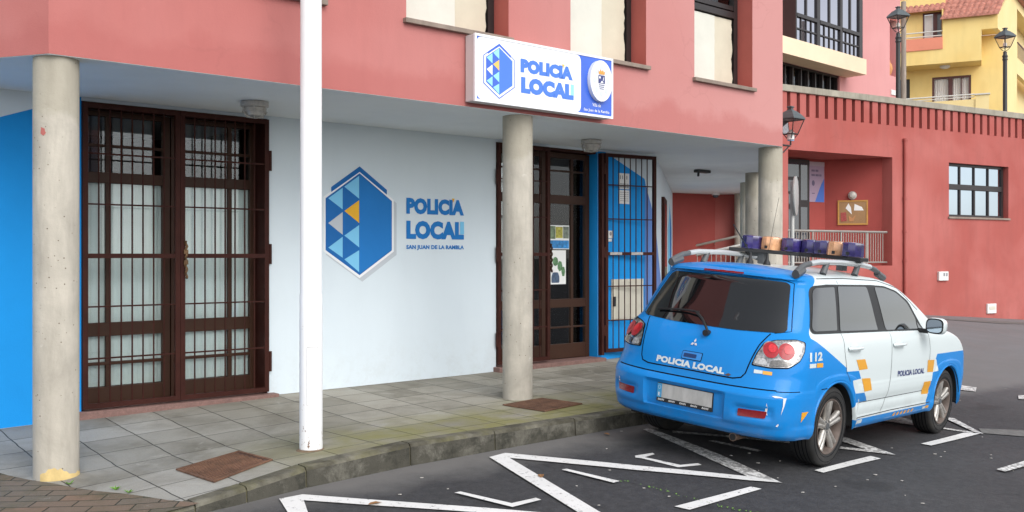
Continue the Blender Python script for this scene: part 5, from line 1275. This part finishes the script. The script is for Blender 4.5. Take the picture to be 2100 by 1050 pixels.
# projecting flat shapes on to the body: alpha 0 from behind, 90 from the right, -90 from the left
def pj(a,z,al,off):
    c,s=math.cos(math.radians(al)),math.sin(math.radians(al));d=Vector((c,s,0));ax=Vector((s,-c,0))
    o=ax*a+Vector((0,0,z))+Vector((1.2,0,0))*(0 if abs(al)<60 else 0)-d*4
    if abs(al)>=60: o=ax*a+Vector((0,0,z))-d*4
    h=CB.ray_cast(o,d)
    if h[0] is None:
        n=CB.find_nearest(ax*a+Vector((0,0,z))-d*.9);p,nr=n[0],n[1]
    else: p,nr=h[0],h[1]
    if nr.dot(d)>0: nr=-nr
    return p+nr*off
def mesh2d(V,F,step=.045):
    bm=bmesh.new();vs=[bm.verts.new((p[0],p[1],0)) for p in V]
    for f in F:
        try: bm.faces.new([vs[k] for k in f])
        except ValueError: pass
    lo=[min(p[i] for p in V) for i in(0,1)];hi=[max(p[i] for p in V) for i in(0,1)]
    for ax in (0,1):
        x=lo[ax]+step
        while x<hi[ax]-1e-4:
            co=[0,0,0];co[ax]=x;no=[0,0,0];no[ax]=1
            bmesh.ops.bisect_plane(bm,geom=bm.verts[:]+bm.edges[:]+bm.faces[:],plane_co=co,plane_no=no);x+=step
    bm.verts.index_update();R=([tuple(v.co) for v in bm.verts],[[v.index for v in f.verts] for f in bm.faces]);bm.free();return R
def onbody(mb,V,F,al,off,step=.045,m=0):
    V,F=mesh2d(V,F,step);ix=[mb.v(pj(p[0],p[1],al,off)) for p in V]
    for f in F: mb.fi([ix[k] for k in f],m)
def decal(name,poly,al,off,mat,parent=None,step=.045,mirror=False):
    mb=MB(flip=False);onbody(mb,poly,[list(range(len(poly)))],al,off,step)
    o=mb.build(name,mat,parent or CAR,smooth=True,sharp=180)
    if mirror:
        mb=MB(flip=False);q=[(-p[0] if abs(al)<80 else p[0]*-1,p[1]) for p in poly];onbody(mb,q,[list(range(len(q)))],-al,off,step);mb.build(name,mat,parent or CAR,smooth=True,sharp=180)
    return o
def strip(name,path,al,w,off,mat,parent=None,dense=.03):
    P=[]
    for a,b in zip(path[:-1],path[1:]):
        k=max(1,int(math.dist(a,b)/dense))
        P+=[(a[0]+(b[0]-a[0])*q/k,a[1]+(b[1]-a[1])*q/k) for q in range(k)]
    P.append(path[-1]);mb=MB(flip=False);prev=None
    for i,p in enumerate(P):
        d=Vector(P[min(i+1,len(P)-1)])-Vector(P[max(i-1,0)]);d.normalize();nx,ny=-d.y*w/2,d.x*w/2
        r=[mb.v(pj(p[0]+nx,p[1]+ny,al,off)),mb.v(pj(p[0]-nx,p[1]-ny,al,off))]
        if prev: mb.fi([prev[0],r[0],r[1],prev[1]])
        prev=r
    return mb.build(name,mat,parent or CAR,smooth=True,sharp=180)
def lettering(name,body,al,P,mat,off,bold=.03,shear=0):
    """P: lower left, lower right, height"""
    (x0,z0),(x1,z1),h=P;V,F=text2d(body,1,1,bold,shear)
    V=[(x0+(x1-x0)*a,z0+(z1-z0)*a+h*b) for a,b in V];mb=MB(flip=False);onbody(mb,V,F,al,off,.08);return mb.build(name,mat,CAR)
# ---- glass, right side (x grows to the front) ; the left side is its mirror image
dlo=rounded([(-.425,1.103),(-.275,1.476),(.0,1.492),(.90,1.497),(1.20,1.490),(1.46,1.448),(1.70,1.355),(1.95,1.10),(1.93,1.082),(1.0,1.092)],[.07,.08,.01,.01,.05,.05,.05,.05,.03,.01])
def both(fn):
    fn(90,1);fn(-90,-1)
def sidewin(al,s):
    d=decal('window_surround',[(s*x,z) for x,z in dlo],al,.003,M_rub)
    for P,r in (([(-.395,1.122),(-.248,1.460),(.135,1.472),(.045,1.122)],[.06,.07,.015,.015]),([(.10,1.115),(.205,1.478),(.795,1.480),(.865,1.108)],[.015,.02,.03,.02]),([(1.045,1.102),(.968,1.478),(1.18,1.474),(1.43,1.434),(1.66,1.340),(1.80,1.19),(1.80,1.098)],[.02,.03,.05,.05,.06,.02,.01]),([(1.825,1.10),(1.825,1.16),(1.905,1.10)],[.01,.01,.01])):
        decal('side_window',[(s*x,z) for x,z in rounded(P,r)],al,.0065,M_cglass,d)
both(sidewin)
rw=rounded([(-.672,1.118),(-.567,1.470),(-.52,1.492),(-.12,1.503),(.12,1.503),(.52,1.492),(.567,1.470),(.672,1.118),(.645,1.095),(.30,1.080),(-.30,1.080),(-.645,1.095)],.03)
decal('rear_window',rw,0,.004,M_rglass)
decal('windscreen',rounded([(-.70,1.14),(-.56,1.52),(.56,1.52),(.70,1.14)],.05),180,.004,M_cglass)
# ---- panel gaps
for s,al in ((1,90),(-1,-90)):
    S_=lambda P:[(s*x,z) for x,z in P]
    strip('door_seam',S_([(.235,1.525),(.23,1.50)]),al,.006,.0015,M_gapw)
    strip('door_seam',S_([(.098,1.10),(.103,.95),(.149,.783),(.22,.70)]),al,.006,.0015,M_gapw)
    strip('door_seam',S_([(1.10,1.08),(1.092,.877),(1.093,.692),(1.046,.528),(.94,.39)]),al,.006,.0015,M_gapw)
    strip('door_seam',S_([(2.02,1.08),(2.05,.90),(2.03,.70)]),al,.006,.0015,M_gapw)
    strip('sill_seam',S_([(.37,.372),(1.2,.378),(2.16,.372)]),al,.007,.0015,M_gapw)
    strip('roof_seam',S_([(-.12,1.535),(.4,1.545),(1.1,1.535),(1.5,1.475),(1.9,1.27)]),al,.006,.0015,M_gapw)
    decal('fuel_flap' if s<0 else 'rubbing_line',S_(rounded([(-.25,.82),(-.25,.95),(-.12,.95),(-.12,.82)],.02)) if s<0 else S_([(.42,.5),(2.12,.5),(2.12,.506),(.42,.506)]),al,.0015,M_cblue if s<0 else M_gapw)
TG=[(.575,1.085),(.535,.995),(.513,.889),(.492,.771),(.466,.733),(.40,.718),(0,.722),(-.40,.718),(-.466,.733),(-.492,.771),(-.513,.889),(-.535,.995),(-.575,1.085)]
strip('tailgate_seam',TG,0,.010,.0015,M_gap)
strip('tailgate_seam',[(.60,1.09),(.70,1.115),(.64,1.32),(.585,1.485),(.50,1.515),(0,1.522),(-.50,1.515),(-.585,1.485),(-.64,1.32),(-.70,1.115),(-.60,1.09)],0,.005,.0015,M_gap)
strip('bumper_seam',[(-.74,.668),(-.4,.662),(0,.661),(.4,.662),(.74,.668)],0,.009,.0015,M_gap)
strip('bumper_seam',[(-.02,.672),(-.30,.668)],90,.007,.0015,M_gap);strip('bumper_seam',[(-.30,.668),(-.5,.662)],70,.006,.0015,M_gap)
# ---- number plate, reflectors, lamps
np_=MB(flip=False);np_.box(-.930,-.915,-.275,.255,.428,.582);pl=np_.build('number_plate',pm('plate_frame',(.015,.015,.016),.4),CAR,bevel=.003)
q=MB(flip=False);q.box(-.934,-.9305,-.268,.248,.462,.576);q.build('plate_face',pm('worn_plate',(.44,.43,.41),.35,var=.2,scale=4,stretch=(1,3,1)),pl)
q=MB(flip=False);q.box(-.936,-.9345,.205,.248,.462,.576);q.build('blue_band',pm('plate_blue',(.05,.30,.55),.35),pl)
q=MB(flip=False)
for k in range(12): 
    t_=2*math.pi*k/12;q.box(-.9375,-.9365,.2265+.012*math.cos(t_)-.0015,.2265+.012*math.cos(t_)+.0015,.546+.014*math.sin(t_)-.0015,.546+.014*math.sin(t_)+.0015)
V,F=text2d('E',.018,.028,.02);ix=[q.v((-.937,.2355-a,.475+b)) for a,b in V]
for f in F:q.fi([ix[k] for k in f])
q.build('plate_print',M_sheet,pl)
q=MB(flip=False)
for k in range(5):
    V,F=text2d('RAHN',.062,.016,.02,.3);ix=[q.v((-.931,.24-.105*k-a,.4375+b)) for a,b in V]
    for f in F:q.fi([ix[j] for j in f])
q.build('frame_print',M_sheet,pl)
for s in (1,-1):
    decal('bumper_reflector',rounded([(s*.49,.442),(s*.69,.447),(s*.70,.505),(s*.49,.502)],.01),0,.006,M_redd)
    LP=rounded([(-.036,.842),(-.001,.927),(.053,1.010),(.142,1.038),(.29,1.052),(.356,1.038),(.350,.971),(.316,.902),(.236,.848),(.101,.836)],.02)
    L_=decal('tail_lamp',[(s*a,z) for a,z in rounded([(-.045,.836),(-.009,.93),(.048,1.017),(.14,1.045),(.29,1.060),(.366,1.043),(.358,.969),(.322,.897),(.240,.840),(.10,.828)],.02)],s*35,.004,M_gap,step=.015)
    decal('lens',[(s*a,z) for a,z in LP],s*35,.009,M_clear,L_,step=.012)
    for cx,rr in ((.098,.060),(.213,.063)):
        decal('chrome_ring',[(s*a,z) for a,z in circ(cx,.962,rr+.004,rr+.004,24)],s*35,.014,M_clear,L_,step=.012)
        decal('red_lens',[(s*a,z) for a,z in circ(cx,.960,rr*.95,rr*.95,24)],s*35,.019,M_red_l,L_,step=.012)
        decal('red_lens',[(s*a,z) for a,z in circ(cx+.012,.972,rr*.5,rr*.5,16)],s*35,.023,pm('bright_red_lens',(.58,.02,.03),.3,coat=.25,var=.3,scale=60),L_,step=.012)
    decal('smoked_lens',[(s*a,z) for a,z in rounded([(.085,.842),(.10,.885),(.165,.897),(.235,.885),(.268,.878),(.232,.853)],.012)],s*35,.016,M_dlens,L_,step=.012)
    decal('silver_lens',[(s*a,z) for a,z in rounded([(-.02,.850),(.0,.898),(.06,.893),(.078,.846)],.012)],s*35,.015,pm('clear_lens',(.48,.47,.46),.12,metal=.5,coat=1.,var=.5,scale=50),L_,step=.012)
decal('brake_light',rounded([(-.19,1.540),(.19,1.540),(.19,1.526),(-.19,1.526)],.006),0,.005,M_redd)
# ---- tailgate fittings
decal('handle_recess',rounded([(-.085,.800),(.105,.800),(.105,.868),(-.085,.868)],.012),0,.003,M_gap)
decal('tailgate_handle',rounded([(-.080,.805),(.100,.805),(.100,.863),(-.080,.863)],.010),0,.006,M_cblue)
decal('handle_slot',rounded([(-.065,.818),(.055,.818),(.055,.848),(-.065,.848)],.008),0,.008,pm('slot_navy',(.006,.035,.13),.5))
for k in range(3):
    t_=math.radians(90+120*k);c_=Vector((0,.935));e_=Vector((math.cos(t_),math.sin(t_)));f_=Vector((-e_.y,e_.x))
    P=[c_+e_*.002,c_+e_*.0175+f_*.0105,c_+e_*.034,c_+e_*.0175-f_*.0105];decal('maker_emblem',[tuple(p) for p in P],0,.008,pm('emblem_silver',(.70,.71,.72),.3,metal=.25))
lettering('tailgate_lettering','POLICIA LOCAL',0,((-.318,.743),(.325,.733),.052),M_cwhite,.005,.06)
decal('paint_chip',[(.33,.732),(.36,.75),(.385,.742),(.37,.728)],0,.005,pm('chip_brown',(.10,.06,.05),.8))
decal('marker_patch',[(.553,.780),(.616,.782),(.614,.806),(.551,.808)],0,.003,M_cwhite);decal('marker_patch',[(.618,.779),(.682,.778),(.680,.804),(.616,.806)],0,.003,M_cor)
wp=MB(flip=False);P=[pj(a,z,0,o) for a,z,o in ((.076,1.035,.02),(.05,1.06,.035),(-.014,1.114,.04),(-.092,1.160,.04))];wp.tube(P,.011,8)
w_=wp.build('rear_wiper',M_rub,CAR,smooth=True)
wp=MB(flip=False);P=[pj(a,z,0,o) for a,z,o in ((-.06,1.158,.045),(-.20,1.168,.03),(-.35,1.162,.024),(-.50,1.148,.02))];wp.tube(P,.009,6);wp.build('blade',M_rub,w_,smooth=True)
wp=MB(flip=False);p=pj(.08,1.03,0,0);wp.lathe([(.026,-.03),(.022,.03),(.0,.036)],tuple(p+Vector((-.02,0,0))),'x',14);wp.build('wiper_hub',M_rub,w_,smooth=True)
# scratches to bare primer on the bumper
for P in ([(.395,.628),(.42,.618),(.46,.620),(.487,.617),(.46,.628),(.42,.632)],[(.478,.62),(.500,.622),(.490,.560),(.470,.487),(.480,.560)],[(.352,.49),(.365,.575),(.374,.530),(.369,.50),(.376,.475),(.362,.482)],[(.44,.400),(.455,.420),(.462,.415),(.452,.395)]): decal('scratch',P,20,.004,M_prim)
decal('scratch',[(-.70,.52),(-.69,.56),(-.675,.555),(-.685,.515)],0,.004,M_prim)
# ---- side livery, right
S90=[('livery_square',[(.326,.876),(.504,.874),(.566,.788),(.392,.786)],M_cor),('livery_square',[(.462,.710),(.637,.704),(.683,.597),(.525,.594)],M_cor),
 ('livery_square',[(.355,.589),(.527,.586),(.612,.507),(.367,.510)],M_cblue),
 ('livery_square',[(1.995,.796),(2.178,.790),(2.160,.672),(2.005,.678)],M_cor),('livery_square',[(1.93,.588),(2.115,.586),(2.085,.462),(1.905,.468)],M_cor),

 ('livery_patch',[(.392,.352),(.56,.352),(.555,.318),(.40,.318)],M_cwhite),('livery_patch',[(1.985,.340),(2.06,.342),(2.06,.318),(1.99,.316)],M_cwhite),('livery_patch',[(2.065,.342),(2.15,.342),(2.15,.318),(2.065,.318)],M_cor)]
for nm,P,m_ in S90: decal(nm,P,90,.0022,m_)
for k in range(6): decal('livery_dash',[(1.24+.088*k,.316),(1.285+.088*k,.317),(1.31+.088*k,.345),(1.265+.088*k,.344)],90,.0028,M_cor if k%2==0 or True else M_cblue)
# blue wheel arch lips
def arch_band(xc,zc,r0,r1,a0,a1,nm):
    P=[(xc+r1*math.cos(math.radians(a)),zc+r1*math.sin(math.radians(a))) for a in np.linspace(a0,a1,28)]+[(xc+r0*math.cos(math.radians(a)),zc+r0*math.sin(math.radians(a))) for a in np.linspace(a1,a0,28)]
    decal(nm,P,90,.0016,M_cblue)
lettering('door_lettering','POLICIA LOCAL',90,((1.255,.680),(1.918,.672),.052),M_cnavy,.004,.03)
lettering('unit_number','112',60,((-.018,.897),(.160,.900),.070),M_cwhite,.004,.05)
decal('marker_patch',[(-.02,.848),(.073,.848),(.071,.881),(-.02,.881)],60,.003,M_cwhite);decal('marker_patch',[(.083,.847),(.176,.845),(.174,.880),(.080,.882)],60,.003,M_cor)
decal('bumper_reflex',[(-.082,.506),(.008,.506),(-.078,.427)],60,.003,M_cor)
# door handles with dished recesses
for s,al in ((1,90),(-1,-90)):
    for x in (.29,1.245):
        decal('handle_dish',[(s*a,b) for a,b in circ(x+.0,.985,.075,.042,20)],al,.0015,pm('dish_shade_white',(.66,.69,.70),.35,coat=.6))
        mb=MB(flip=False);P=[pj(s*(x+d),.972-.0*d,al,o) for d,o in ((-.115,.004),(-.10,.026),(-.05,.036),(.05,.036),(.105,.026),(.12,.004))];mb.tube(P,.016,8);mb.build('door_handle',M_cwhite,CAR,smooth=True)
# mirrors
for s in (1,-1):
    mb=MB(flip=False);y0=-s*.86;X=lambda dx,dy,dz:(1.77+dx,y0-s*dy,1.14+dz)
    prof=[(.0,.80),(.02,.98),(.07,1.0),(.13,.86),(.17,.55),(.185,.2)]
    R=[]
    for dx,sc in prof:
        R.append([mb.v(X(dx,.128+.088*sc*math.copysign(abs(math.cos(t))**.6,math.cos(t)),.005+.078*sc*math.copysign(abs(math.sin(t))**.6,math.sin(t)))) for t in [2*math.pi*k/24 for k in range(24)]])
    for a_,b_ in zip(R,R[1:]):
        for k in range(24): mb.fi([a_[k],a_[(k+1)%24],b_[(k+1)%24],b_[k]])
    mb.fi(R[0]);mb.fi(R[-1]);mr_=mb.build('mirror',M_cwhite,CAR,smooth=True)
    mb=MB(flip=False);mb.fi([mb.v(X(-.004,.128+.082*math.copysign(abs(math.cos(t))**.6,math.cos(t)),.005+.072*math.copysign(abs(math.sin(t))**.6,math.sin(t)))) for t in [2*math.pi*k/24 for k in range(24)]]);mb.build('mirror_rim',M_rub,mr_)
    mb=MB(flip=False);mb.fi([mb.v(X(-.008,.128+.070*math.copysign(abs(math.cos(t))**.6,math.cos(t)),.005+.060*math.copysign(abs(math.sin(t))**.6,math.sin(t)))) for t in [2*math.pi*k/24 for k in range(24)]]);mb.build('mirror_glass',M_blueglass,mr_)
    mb=MB(flip=False);mb.tube([X(.05,-.06,-.055),X(.06,.05,-.055)],.022,8);mb.build('mirror_arm',M_rub,mr_,smooth=True)
# roof rails
for s in (1,-1):
    y=-s*.585
    mb=MB(flip=False);mb.tube([(-.10,y,1.655),(.05,y,1.672),(.5,y,1.680),(.95,y,1.668),(1.12,y,1.655)],.024,12);rr_=mb.build('roof_rail',M_silv,CAR,smooth=True)
    for P in ([(-.36,y*1.02,1.575),(-.30,y*1.01,1.605),(-.20,y,1.640),(-.08,y,1.656)],[(1.42,y*1.0,1.565),(1.34,y,1.60),(1.25,y,1.63),(1.10,y,1.656)]):
        mb=MB(flip=False);mb.tube(P,.026,10,r1=.023);mb.build('rail_end',M_plas,rr_,smooth=True)
        mb=MB(flip=False);mb.tube([(P[0][0],y*1.02,1.56),(P[0][0]+(.14 if P[0][0]<0 else -.12),y,1.60)],.034,8);mb.build('rail_foot',M_plas,rr_,smooth=True)
    for x in (.22,.86):
        mb=MB(flip=False);mb.tube([(x-.06,y,1.575),(x,y,1.67)],.030,10,r1=.024);mb.build('rail_foot',M_plas,rr_,smooth=True)
# light bar: V shaped base with seven beacons
M_violet=pm('violet_beacon',(.030,.022,.125),.15,coat=.8,var=.6,scale=9)
M_amber=pm('amber_beacon',(.60,.31,.16),.18,coat=.7,var=.4,scale=12)
bar=MB(flip=False);bx=lambda y:1.12-.46*abs(y)
P=[(bx(y)+.085,y,1.70) for y in (.66,.33,.06,-.06,-.33,-.66)]+[(bx(y)-.095,y,1.70) for y in (-.66,-.33,-.06,.06,.33,.66)]
bar.extrude(P,(0,0,.036));lb=bar.build('light_bar',pm('bar_black',(.012,.012,.014),.35),CAR,bevel=.006)
for y in (.40,-.40):
    bar=MB(flip=False)
    bar.box(bx(y)-.05,bx(y)+.05,y-.03,y+.03,1.60,1.70);bar.box(bx(y)-.03,bx(y)+.03,-.585 if y<0 else y,y if y<0 else .585,1.665,1.699)
    bar.build('bar_foot',M_plas,lb)
for k,c_ in enumerate('vavvvav'):
    y=.51-.17*k;x=bx(y);z=1.737
    m=MB(flip=False);m.lathe([(.100,z),(.102,z+.012),(.097,z+.110),(.090,z+.124),(.06,z+.131),(0,z+.132)],(x,y,0),seg=10,cap=False);b_=m.build('beacon',M_violet if c_=='v' else M_amber,lb,smooth=True,sharp=22)
    m=MB(flip=False);m.box(x-.104,x-.096,y-.014,y+.014,z+.012,z+.04);m.build('clip',M_rub,b_)
# aerials
for (x,y,tip,r_) in ((.0,.02,(-.25,.07,1.935),.005),(.12,-.08,(.12,-.14,2.2),.0018)):
    h=CB.ray_cast(Vector((x,y,3)),Vector((0,0,-1)));z=h[0].z
    m=MB(flip=False);m.lathe([(.034,z-.004),(.030,z+.02),(.014,z+.05),(.008,z+.10)],(x,y,0),seg=14);a_=m.build('aerial',M_rub,CAR,smooth=True)
    m=MB(flip=False);m.tube([(x,y,z+.09),tip],r_,6);m.build('whip',M_rub,a_)
# underbody, wells, exhaust
mb=MB(flip=False);mb.box(-.78,3.3,-.60,.60,.26,.42);mb.build('underbody',M_under,CAR)
for xc in (0,2.625):
    for s in (1,-1):
        mb=MB(flip=False);mb.lathe([(.40,s*.45),(.40,s*.868)],(xc,0,.302),'y',40,cap=False,a0=math.radians(0),a1=math.radians(180));mb.lathe([(.0,s*.46),(.41,s*.46)],(xc,0,.302),'y',40,cap=False,a0=math.radians(-10),a1=math.radians(190));mb.build('wheel_well',M_under,CAR)
mb=MB(flip=False);mb.tube([(-.83,-.42,.25),(-.4,-.42,.265)],.033,14);mb.build('exhaust',pm('exhaust_pipe',(.22,.15,.11),.5,metal=.5,var=.4,scale=12),CAR,smooth=True)
mb=MB(flip=False);mb.tube([(-.834,-.42,.25),(-.78,-.42,.252)],.027,14);mb.build('exhaust_bore',M_under,CAR)
# front end (seen only from other places): grille, headlights, bumper intake
decal('grille',rounded([(-.5,.62),(.5,.62),(.5,.78),(-.5,.78)],.03),180,.004,M_rub)
for s in (1,-1): decal('headlight',[(s*a,z) for a,z in rounded([(.42,.70),(.44,.83),(.60,.86),(.78,.85),(.72,.72)],.03)],180,.006,M_clear)
# wheels
def wheel(x,s,spin):
    c=(x,-s*.735,.332);out_=-s
    hub=MB(flip=False);hub.lathe([(.0,.0),(.15,.0),(.15,-s*-.02),(.0,-s*-.02)],c,'y',28,cap=False);w0=hub.build('wheel',pm('brake_disc',(.09,.075,.065),.5,metal=.5),CAR)
    t=MB(flip=False);hw=.1075
    prof=[(.218,-hw*.80),(.238,-hw*.94),(.275,-hw*1.0),(.305,-hw*.97),(.324,-hw*.84),(.331,-hw*.70),(.332,-hw*.2),(.332,hw*.2),(.331,hw*.70),(.324,hw*.84),(.305,hw*.97),(.275,hw*1.0),(.238,hw*.94),(.218,hw*.80)]
    t.lathe([(r,h) for r,h in prof],c,'y',64,cap=False);ty=t.build('tyre',M_tyre,w0,smooth=True,sharp=60)
    g=MB(flip=False)
    for gy in (-.05,-.017,.017,.05): g.lathe([(.3325,gy-.004),(.3328,gy),(.3325,gy+.004)],c,'y',64,cap=False)
    for rr in (.248,.290): g.lathe([(rr-.002,out_*(hw*(.955 if rr<.25 else .997))),(rr,out_*(hw*.965+.0025 if rr<.25 else hw+.0015)),(rr+.002,out_*(hw*(.97 if rr<.25 else .99)))],c,'y',64,cap=False)
    g.build('tread_groove',M_gap,w0)
    rm=MB(flip=False);o_=out_
    rm.lathe([(.220,o_*.086),(.230,o_*.094),(.228,o_*.102),(.218,o_*.101),(.207,o_*.083),(.199,o_*.05),(.190,o_*-.05)],c,'y',56,cap=False)
    r_=rm.build('rim',M_rimdirt,w0,smooth=True)
    sp=MB(flip=False)
    def pt(r,a,h): return (c[0]+r*math.cos(a),c[1]+o_*h,c[2]+r*math.sin(a))
    for k in range(5):
        A=spin+2*math.pi*k/5
        for d in (-1,1):
            a0=A+d*.10;a1=A+d*.20
            Q=[]
            for r,aa,w,h in ((.030,A+d*.32,.040,.072),(.08,A+d*.20,.042,.082),(.145,A+d*.135,.040,.090),(.214,A+d*.140,.050,.092)):
                da=w/2/r;Q.append([sp.v(pt(r,aa-da,h-.006)),sp.v(pt(r,aa-da*.5,h+.004)),sp.v(pt(r,aa+da*.5,h+.004)),sp.v(pt(r,aa+da,h-.006)),sp.v(pt(r,aa+da,h-.032)),sp.v(pt(r,aa-da,h-.032))])
            for a_,b_ in zip(Q,Q[1:]):
                for j in range(6): sp.fi([a_[j],a_[(j+1)%6],b_[(j+1)%6],b_[j]])
    sp.lathe([(.062,o_*.045),(.062,o_*.074),(.045,o_*.080),(.0,o_*.080)],c,'y',28,cap=False)
    sp.build('spokes',M_alloy,w0,smooth=True,sharp=50)
    cp=MB(flip=False);cp.lathe([(.030,o_*.081),(.028,o_*.086),(0,o_*.087)],c,'y',20,cap=False)
    for k in range(5):
        a=spin+2*math.pi*(k+.5)/5;cp.lathe([(.008,o_*.078),(.008,o_*.084),(0,o_*.084)],pt(.048,a,0),'y',8,cap=False)
    cp.build('hub_cap',M_plas,w0)
    bk=MB(flip=False);bk.lathe([(.0,o_*-.03),(.192,o_*-.03)],c,'y',32,cap=False);bk.build('inner_disc',M_under,w0)
for x in (0,2.625):
    for s in (1,-1): wheel(x,s,.35+x)
